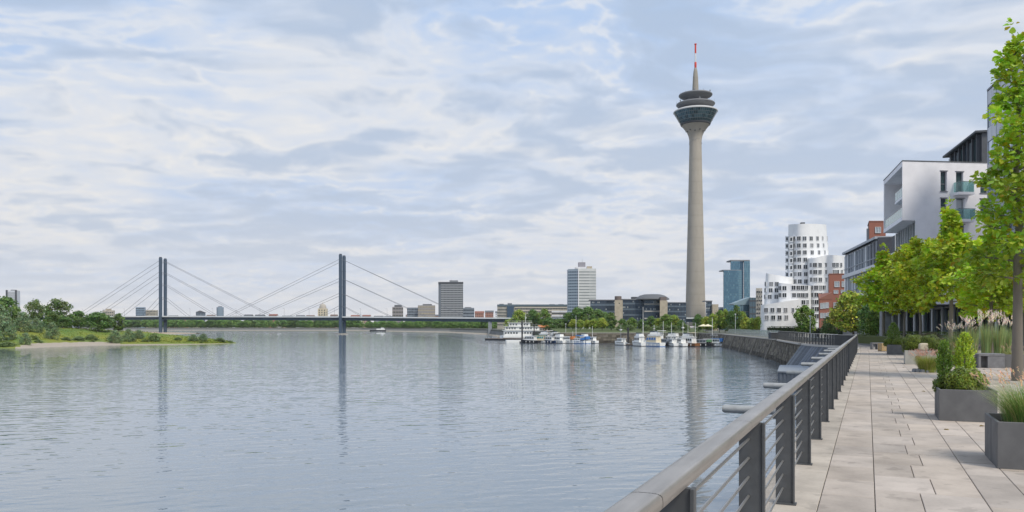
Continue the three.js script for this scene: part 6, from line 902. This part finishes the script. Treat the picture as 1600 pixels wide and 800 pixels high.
function thuja(label, cx, y, cz, Hh, R, seed, base = [0.10, 0.17, 0.025]) {
  const r = rngOf(seed), b = new MB(), t = thing('conifer_shrub', label, 'shrub', [cx, y, cz]), st = new MB(); st.tube(V3(0, 0, 0), V3(0, Hh * 0.9, 0), 0.025, 0.006, 6, false); for (let i = 0; i < 26; i++) { const a = i * 2.4, yy = Hh * (0.05 + 0.8 * i / 26), l = R * 0.8 * Math.sin(Math.PI * (0.2 + 0.75 * i / 26)); st.tube(V3(0, yy, 0), V3(Math.cos(a) * l, yy + l * 0.9, Math.sin(a) * l), 0.008, 0.003, 4, false); } part('stem', st.geo(), M.bark, t);
  const sprays = Math.round(360 * Hh / 0.9);
  for (let k = 0; k < sprays; k++) { const q = Math.pow(r(), 0.85), pr = R * Math.pow(Math.sin(Math.PI * Math.min(0.97, 0.16 + 0.83 * q)), 0.75), a = r() * 6.2832, rr = pr * Math.pow(r(), 0.4), p = V3(Math.cos(a) * rr, q * Hh * 0.92, Math.sin(a) * rr), d = V3(Math.cos(a) * 0.25, 1.0, Math.sin(a) * 0.25).addScaledVector(rv(r), 0.3).normalize(), k0 = 0.65 + 0.7 * r(); for (let m = 0; m < 9; m++) { const c = p.clone().addScaledVector(d, 0.014 * m), n = rv(r), dd = d.clone().addScaledVector(rv(r), 0.8).normalize(); tint(b, r, base.map((x) => x * k0), 0.25); leaf(b, c, dd, n, 0.06 * (1 - m * 0.05), 0.022, false); } }
  part('leaves', b.geo(true), M.leaf, t); return t;
}
function grassClump(label, cx, y, cz, o) {
  const { Hh, R, blades, heads, spread = 0.5, base = [0.15, 0.20, 0.045], head = [0.50, 0.36, 0.25], headL = 0.16, seed, bw = 0.008, cat = 'ornamental grass', upright = 0 } = o, r = rngOf(seed), b = new MB(), hd = new MB(), t = thing('ornamental_grass', label, cat, [cx, y, cz]);
  const blade = (a, rr, L, lean, w, col) => { const f = V3(Math.cos(a), 0, Math.sin(a)), s = V3(-f.z, 0, f.x).multiplyScalar(w); let p = f.clone().multiplyScalar(rr), prev = null; const n = 4; b.col = col; for (let i = 0; i <= n; i++) { const q = i / n, c = f.clone().multiplyScalar(rr + lean * L * q * q).setY(L * q * (1 - 0.18 * lean * q * q)), k = 1 - q * 0.92, A = c.clone().addScaledVector(s, -k), B = c.clone().addScaledVector(s, k); if (prev) b.quad(prev[0], prev[1], B, A); prev = [A, B]; } return prev[0]; };
  for (let k = 0; k < blades; k++) { const kk = 0.6 + 0.8 * r(), y2 = r() < 0.22; blade(r() * 6.2832, R * 0.5 * Math.sqrt(r()), Hh * (0.45 + 0.5 * r()) * (1 - upright * 0.1), spread * (0.25 + 1.1 * r()), bw * (0.6 + 0.6 * r()), y2 ? [0.34 * kk, 0.29 * kk, 0.12 * kk] : base.map((x) => x * kk)); }
  for (let k = 0; k < heads; k++) {
    const a = r() * 6.2832, tip = blade(a, R * 0.4 * Math.sqrt(r()), Hh * (0.78 + 0.26 * r()), spread * (0.2 + 0.9 * r()) * 0.8, bw * 0.4, base.map((x) => x * 0.9)), d = V3(Math.cos(a) * spread * 0.7, 0.9, Math.sin(a) * spread * 0.7).addScaledVector(rv(r), 0.25).normalize(), kk = 0.75 + 0.5 * r();
    for (let m = 0; m < 14; m++) { const q = m / 14, c = tip.clone().addScaledVector(d, headL * q).addScaledVector(V3(0, -1, 0), headL * 0.2 * q * q), w = 0.10 * headL * Math.sin(Math.PI * (0.12 + 0.85 * q)), n = rv(r); hd.col = head.map((x) => x * kk * (0.8 + 0.4 * r())); const e = d.clone().addScaledVector(n, 0.9).normalize(); leaf(hd, c, e, rv(r), headL * 0.2, w * 1.4, false); }
  }
  part('blades', b.geo(true), M.leaf, t); if (heads) part('seed_heads', hd.geo(true), M.leaf, t); return t;
}
{
  // nearest planter with feathery grass, cut by the right picture edge
  const A = planterBox('planter', 'nearest dark grey planter box, cut off by the right picture edge', 1558, 732, 1.0, 1.05, 0.525, M.planter, ALONG);
  A.updateMatrixWorld(); const c1 = A.localToWorld(V3(0.42, 0.44, -0.5)); grassClump('feathery green grass with beige seed heads in the nearest planter', c1.x, c1.y, c1.z, { Hh: 0.62, R: 0.62, blades: 2200, heads: 120, spread: 0.75, seed: 201, headL: 0.09, bw: 0.0035, base: [0.13, 0.22, 0.05], head: [0.62, 0.43, 0.28] });
  const c1b = A.localToWorld(V3(0.85, 0.44, -0.35)); grassClump('second tuft of feathery grass at the very picture edge', c1b.x, c1b.y, c1b.z, { Hh: 0.5, R: 0.5, blades: 900, heads: 40, spread: 0.75, seed: 202, headL: 0.08, bw: 0.0035, base: [0.13, 0.22, 0.05], head: [0.62, 0.43, 0.28] });
  // planter with boxwood balls and two upright conifers
  const B = planterBox('planter', 'dark grey planter box with boxwood balls and two upright shrubs', 1467, 657, 0.86, 0.95, 0.53, M.planter, ALONG); B.updateMatrixWorld();
  const q = (x, z, y = 0.42) => B.localToWorld(V3(x, y, z)); let p = q(0.43, -0.34, 0.45); boxwood('large boxwood ball at the front of the second planter', p.x, p.y, p.z, 0.315, 211, [0.15, 0.205, 0.03], 0.74); p = q(0.16, -0.66); boxwood('smaller boxwood ball at the back left of the second planter', p.x, p.y, p.z, 0.2, 212, [0.12, 0.17, 0.03], 0.8);
  p = q(0.27, -0.5, 0.6); thuja('left upright shrub in the second planter, slightly lower', p.x - 0.12, p.y, p.z - 0.1, 0.7, 0.095, 213, [0.13, 0.22, 0.035]); p = q(0.44, -0.6, 0.6); thuja('right upright shrub in the second planter, yellowish and fuller', p.x, p.y, p.z, 0.84, 0.145, 214, [0.32, 0.42, 0.05]);
  // free grass clump
  const DE = footD(581); grassClump('low yellow green grass clump with pink seed heads on the paving', X(1445, DE), DECK, -DE + 0.2, { Hh: 0.72, R: 0.55, blades: 2300, heads: 150, spread: 0.62, seed: 221, headL: 0.16, bw: 0.006, base: [0.20, 0.24, 0.045], head: [0.46, 0.30, 0.24] });
  { const t = thing('stone_edging', 'low dark stone edging under the free grass clump', 'edging', [X(1444, DE), DECK, -DE + 0.1]), b = new MB(), r = rngOf(5); for (let i = 0; i < 14; i++) { const a = i / 14 * 6.28; b.bevel(Math.cos(a) * 0.36 - 0.07, Math.cos(a) * 0.36 + 0.07, 0, 0.08 + 0.04 * r(), Math.sin(a) * 0.3 - 0.06, Math.sin(a) * 0.3 + 0.06, 0.02); } stuff(part('stones', b.geo(), M.midGrey, t)); }
  // pale planter with round bushes
  const pale = std([0.42, 0.41, 0.37], 0.8, { map: every(TX.cloudy, 1.2) }), C = planterBox('planter', 'pale stone planter with two round boxwood balls', 1414, 569, 1.25, 1.2, 0.58, pale, ALONG); C.updateMatrixWorld();
  p = C.localToWorld(V3(0.36, 0.46, -0.6)); boxwood('left round boxwood ball in the pale planter', p.x, p.y, p.z, 0.46, 231, [0.12, 0.165, 0.028], 0.95); p = C.localToWorld(V3(0.95, 0.46, -0.55)); boxwood('right round boxwood ball in the pale planter', p.x, p.y, p.z, 0.45, 232, [0.10, 0.14, 0.028], 0.95);
  { const f = C.localToWorld(V3(0.72, 0.58, -0.1)), t = thing('stone_block', 'small beige stone block standing on the pale planter', 'stone', [f.x, f.y, f.z], 0.1); const g = new THREE.IcosahedronGeometry(0.22, 3); g.scale(1.0, 0.72, 0.45); const a = g.attributes.position, pw = (x, l) => Math.sign(x) * Math.pow(Math.abs(x) / l, 0.55) * l; for (let i = 0; i < a.count; i++) a.setXYZ(i, pw(a.getX(i), 0.22), pw(a.getY(i), 0.16), pw(a.getZ(i), 0.1)); g.computeVertexNormals(); part('block', g, std([0.50, 0.44, 0.34], 0.9, { map: every(TX.cloudy, 0.4) }), t).position.y = 0.16; const k = new THREE.TorusGeometry(0.075, 0.01, 8, 20); const m = part('carved_ring', k, std([0.36, 0.31, 0.24], 0.9), t); m.position.set(0.04, 0.16, 0.102); m.scale.y = 0.7; }
  { const f = C.localToWorld(V3(0.5, 0.33, 0.012)), t = thing('rock', 'small brown rock ornament on the face of the pale planter', 'stone', [f.x, f.y - 0.05, f.z], ALONG), g = new THREE.IcosahedronGeometry(0.1, 2); g.scale(1.2, 1, 0.35); const a = g.attributes.position; for (let i = 0; i < a.count; i++) { const k = 1 + 0.3 * gnoise(a.getX(i) * 14, a.getY(i) * 14 + 3); a.setXYZ(i, a.getX(i) * k, a.getY(i) * k, a.getZ(i) * k); } g.computeVertexNormals(); part('body', g, M.wood, t); }
  // planter further back with balls and a cone
  const Dp = planterBox('planter', 'grey planter with a slim cone shrub and two low balls', 1386, 554, 1.15, 1.1, 0.56, M.planter, ALONG); Dp.updateMatrixWorld();
  p = Dp.localToWorld(V3(0.62, 0.46, -0.35)); boxwood('wide low boxwood cushion in the planter with the cone shrub', p.x, p.y, p.z, 0.38, 241, [0.13, 0.18, 0.03], 0.7); p = Dp.localToWorld(V3(0.12, 0.46, -0.6)); boxwood('small boxwood ball at the left in the planter with the cone shrub', p.x, p.y, p.z, 0.3, 242, [0.13, 0.18, 0.03]); p = Dp.localToWorld(V3(0.35, 0.5, -0.85)); thuja('slim dark cone shrub in the third planter', p.x, p.y, p.z, 1.35, 0.34, 243, [0.13, 0.21, 0.035]);
  // benches
  const bench = (name, label, u, v, w, d, h, yaw) => { const D = footD(v), t = thing(name, label, 'bench', [X(u, D), DECK + 0.002, -D], yaw), m = std([0.19, 0.19, 0.20], 0.7, { map: every(TX.cloudy, 1) }); part('seat', new MB().bevel(0, w, h - 0.09, h, -d, 0, 0.012).geo(), m, t); part('leg', new MB().bevel(0.0, 0.09, 0, h - 0.091, -d + 0.01, -0.01, 0.008).geo(), m, t); part('leg', new MB().bevel(w - 0.62, w - 0.01, 0, h - 0.091, -d + 0.01, -0.01, 0.008).geo(), m, t); return t; };
  bench('bench', 'grey stone bench between the planter and the railing, far left', 1362.5, 546, 0.95, 0.6, 0.47, ALONG + 0.2); bench('bench', 'grey stone bench before the long planter with tall grasses', 1529, 575, 0.95, 0.9, 0.55, -0.15);
  { const D = footD(549), t = thing('crate', 'small yellowish wooden crate beside the grey planter with the cone', 'crate', [X(1379, D), DECK + 0.002, -D], 0.2), w = std([0.42, 0.30, 0.15], 0.8); for (let i = 0; i < 4; i++) boxPart('slat', w, t, 0, 0.09 + i * 0.125, 0.2, 0.42, 0.1, 0.025); for (let i = 0; i < 4; i++) boxPart('slat', w, t, -0.2, 0.09 + i * 0.125, 0, 0.025, 0.1, 0.36); for (const [x, z] of [[-0.17, 0.17], [0.17, 0.17], [-0.17, -0.17], [0.17, -0.17]]) boxPart('corner_post', M.wood, t, x, 0.25, z, 0.05, 0.5, 0.04); boxPart('base', M.darkGrey, t, 0, 0.03, 0, 0.36, 0.05, 0.36); }
  { const D = footD(546), t = thing('stone_stool', 'small dark grey block standing between the planters and the grasses', 'stool', [X(1462, D), DECK + 0.002, -D], 0.1); part('block', new MB().bevel(-0.26, 0.26, 0, 0.56, -0.26, 0.26, 0.02).geo(), M.planter, t); part('plinth', new MB().box(-0.3, 0.3, 0, 0.06, -0.3, 0.3).geo(), M.midGrey, t); }
  // long low planter walls
  const wallBed = (label, a, c, h, d, gap = 1.6, right = false) => { const L = a.distanceTo(c), e = c.clone().sub(a).normalize(), n = V3(-e.z, 0, e.x); if (right ? n.x < 0 : n.z > 0) n.negate(); const t = thing('planter_wall', label, 'planter', [0, 0, 0]), P2 = (s, o) => { const p = a.clone().addScaledVector(e, s).addScaledVector(n, o); return [p.x, p.z]; }; for (let s = 0; s < L - 0.1; s += gap) part('panel', new MB().prism([P2(s, 0), P2(Math.min(L, s + gap - 0.012), 0), P2(Math.min(L, s + gap - 0.012), 0.08), P2(s, 0.08)], a.y, a.y + h).geo(), M.planter, t); part('soil', new MB().prism([P2(0.02, 0.081), P2(L - 0.02, 0.081), P2(L - 0.02, d), P2(0.02, d)], a.y, a.y + h - 0.06).geo(), std([0.10, 0.12, 0.035], 1, { map: every(TX.speckle, 1) }), t); return t; };
  const G1 = footD(574.5); wallBed('long dark planter wall holding the tall ornamental grasses', V3(X(1516, G1), DECK, -G1), V3(X(1640, G1 * 0.985), DECK, -G1 * 0.985), 0.52, 2.4);
  wallBed('low dark planter wall far back where the promenade bends', V3(X(1336, 122), 4.42, -122), V3(X(1368, 91), 4.75, -91), 0.85, 2.5, 2.2, true);
  wallBed('long low wall with clipped green behind the plane trunks', V3(X(1392, 76), DECK, -76), V3(X(1500, 62), DECK, -62), 0.75, 3, 2.2);
  wallBed('low planter wall behind the tall grasses toward the arcade', V3(X(1500, 58), DECK, -58), V3(X(1650, 50), DECK, -50), 0.7, 3, 2.2);
  hedge('clipped low hedge on the long wall behind the plane trunks', V3(X(1394, 77.4), 0, -77.4), V3(X(1500, 63.4), 0, -63.4), DECK + 0.6, 0.45, 1.6, 251, [0.10, 0.15, 0.025], 0.14, 45);
  hedge('low hedge in the planter wall at the promenade bend', V3(X(1343, 122), 0, -122), V3(X(1375, 92), 0, -92), 5.0, 0.7, 1.4, 252, [0.12, 0.16, 0.03], 0.14, 40);
  // tall ornamental grasses
  const tg = [[1498, 37, 1.3, 0.8, 0.6, 261, 'bushy grass with many arching plumes left of the bench', 650, 44], [1519, 35, 1.5, 0.42, 0.24, 262, 'slender tall grass directly left of the pinkish upright one', 480, 24], [1541, 32.2, 1.62, 0.36, 0.15, 263, 'upright tall grass with pinkish plumes above the bench', 520, 26], [1561, 32, 1.6, 0.36, 0.16, 264, 'upright tall grass right of the bench, greener', 520, 22], [1573, 33, 1.5, 0.3, 0.16, 265, 'rightmost upright tall grass beside the near trunk', 380, 20]];
  for (const [u, D, Hh, R, sp, seed, label, nb, nh] of tg) grassClump(label, X(u, D), DECK + 0.42, -D, { Hh, R, blades: nb, heads: nh, spread: sp, seed, headL: 0.27, bw: 0.011, base: [0.25, 0.33, 0.14], head: [0.72, 0.62, 0.54], upright: 1 });
  for (const [u, D, s, label] of [[1487, 40, 271, 'dry brownish grass clump behind the second planter'], [1511, 34.5, 272, 'short green tuft at the foot of the tall grasses'], [1588, 31.5, 273, 'short yellow green tuft at the right end of the long planter'], [1455, 50, 274, 'low rusty shrub by the small dark block']]) grassClump(label, X(u, D), DECK + 0.1, -D, { Hh: 0.75, R: 0.7, blades: 900, heads: 30, spread: 0.8, seed: s, headL: 0.16, bw: 0.009, base: s === 274 ? [0.26, 0.2, 0.05] : [0.19, 0.2, 0.06] });
  boxwood('large rounded dark bush behind the grey planter with the cone', X(1399, 56), DECK, -56, 0.75, 281, [0.07, 0.09, 0.025], 0.75); boxwood('wide brownish bush behind the pale planter', X(1452, 58), DECK, -58, 0.8, 282, [0.12, 0.105, 0.045], 0.8);
  // smooth grey mast beside the leftmost plane tree
  { const D = 84, t = thing('light_mast', 'smooth thick grey mast rising into the leaves by the far bench', 'mast', [X(1378.5, D), DECK, -D]); part('shaft', new MB().tube(V3(0, 0, 0), V3(0, 6.2, 0), 0.28, 0.22, 20).geo(), std([0.33, 0.34, 0.35], 0.6, { map: every(TX.cloudy, 1.5) }), t); part('base', new MB().tube(V3(0, 0, 0), V3(0, 0.4, 0), 0.42, 0.31, 20).geo(), M.midGrey, t); }
  // glass fence, lamps and small things on the harbour quay
  { const t = thing('glass_fence', 'pale bluish glass fence on the harbour wall right of the boats', 'fence'), gl = phys([0.62, 0.74, 0.78], 0.15, { transmission: 0.6, thickness: 0, ior: 1.4 }), a = V3(79.5, 4.45, -294), c = V3(57.6, 4.45, -172), N = 44; for (let i = 0; i < N; i++) { const p = a.clone().lerp(c, i / N), e = a.clone().lerp(c, (i + 0.93) / N), b = new MB(); b.quad(p, e, e.clone().setY(6.1), p.clone().setY(6.1)); part('glass_panel', b.geo(), gl, t); part('post', new MB().tube(p, p.clone().setY(6.15), 0.05, 0.05, 5).geo(), M.steel, t); } }
  { const t = thing('terrace_box', 'dark box like stair head at the corner of the stone wall', 'structure box', [X(1217, 168), 4.4, -168], 0.15); tag(t, 'dark slatted enclosure on the corner of the stone wall', 'enclosure'); for (let i = 0; i < 18; i++) boxPart('slat', M.darkGrey, t, -1.7 + i * 0.2, 0.62, 0, 0.12, 1.24, 0.08); part('top', new MB().bevel(-1.8, 1.9, 1.25, 1.34, -1.4, 0.1, 0.02).geo(), M.midGrey, t); part('back', new MB().box(-1.7, 1.8, 0, 1.24, -1.3, -0.2).geo(), M.darkGrey, t); }
  const lamp = (label, u, D, vt, base = 4.3) => { const h = Y(vt, D) - base, t = thing('street_lamp', label, 'lamp', [X(u, D), base, -D]); part('pole', new MB().tube(V3(0, 0, 0), V3(0, h, 0), 0.1, 0.06, 8).geo(), M.frameWhite, t); part('head', new MB().tube(V3(0, h, 0), V3(0, h + 0.35, 0), 0.14, 0.3, 10).tube(V3(0, h + 0.35, 0), V3(0, h + 0.45, 0), 0.32, 0.2, 10).geo(), M.frameWhite, t); };
  lamp('slim white lamp before the tower foot', 1075, 345, 505); lamp('slim pale lamp in front of the trees right of the tower foot', 1149, 300, 492); lamp('lamp left of the tower foot above the marina wall', 1005, 346, 506); lamp('lamp above the marina wall near the small trimmed trees', 884, 346, 507); lamp('pale lamp beside the leafy tree before the white curved building', 1266, 176, 496);
  for (const [u, D, label] of [[1099, 338, 'cream parasol left of the tree row by the tower foot'], [1106, 336, 'second cream parasol by the tower foot, right one']]) { const t = thing('parasol', label, 'parasol', [X(u, D), 4.3, -D]); part('pole', new MB().tube(V3(0, 0, 0), V3(0, 3, 0), 0.06, 0.06, 6).geo(), M.wood, t); part('canopy', new THREE.ConeGeometry(2.4, 0.9, 8).translate(0, 3.2, 0), std([0.75, 0.68, 0.48], 0.8), t); }
  // white cafe chairs and pale posts seen through the far railing
  { const r = rngOf(300), cm = std([0.72, 0.72, 0.70], 0.5), seat = new MB().bevel(-0.24, 0.24, 0.42, 0.48, -0.24, 0.24, 0.015).geo(), back = new MB().bevel(-0.24, 0.24, 0.48, 0.98, -0.26, -0.22, 0.012).geo(), leg = new MB().tube(V3(0, 0, 0), V3(0, 0.43, 0), 0.02, 0.02, 5).geo();
    const proto = thing('terrace_chair', '', 'chair'); part('seat', seat, cm, proto); part('backrest', back, cm, proto); for (const [x, z] of [[-0.21, -0.21], [0.21, -0.21], [-0.21, 0.21], [0.21, 0.21]]) part('leg', leg, cm, proto).position.set(x, 0, z);
    for (let i = 0; i < 26; i++) { const u = 1229 + i * 3.4 + r() * 1.5, D = (i < 14 ? 158 - i * 1.2 : 140 - (i - 14) * 2) + r() * 3, p = [X(u, D), (i < 14 ? 4.42 : 4.48), -D], l = 'white terrace chair seen through the bars of the far railing'; if (!i) { proto.position.set(...p); proto.rotation.y = r() * 6; proto.scale.setScalar(1.3); tag(proto, l, 'chair', 'white chairs behind the far railing'); } else copyOf(proto, l, p, r() * 6); } }
}
{ // fallen leaves on the paving
  const r = rngOf(410), b = new MB(); for (let k = 0; k < 150; k++) { const s = 7 + 40 * r() * r(), t = 0.6 + 6 * Math.pow(r(), 0.7); tint(b, r, r() < 0.5 ? [0.30, 0.20, 0.06] : [0.18, 0.15, 0.06], 0.3); const a = r() * 6.28; leaf(b, W(s, t, 0.008), V3(Math.cos(a), 0.05, Math.sin(a)), V3(0.1, 1, 0.1).normalize(), 0.05 + 0.07 * r(), 0.05, true); }
  stuff(tag(mesh('leaf_litter', b.geo(true), M.leafFar), 'scattered dry leaves lying on the paving near the planters', 'leaves'));
}
renderer.render(scene, camera);
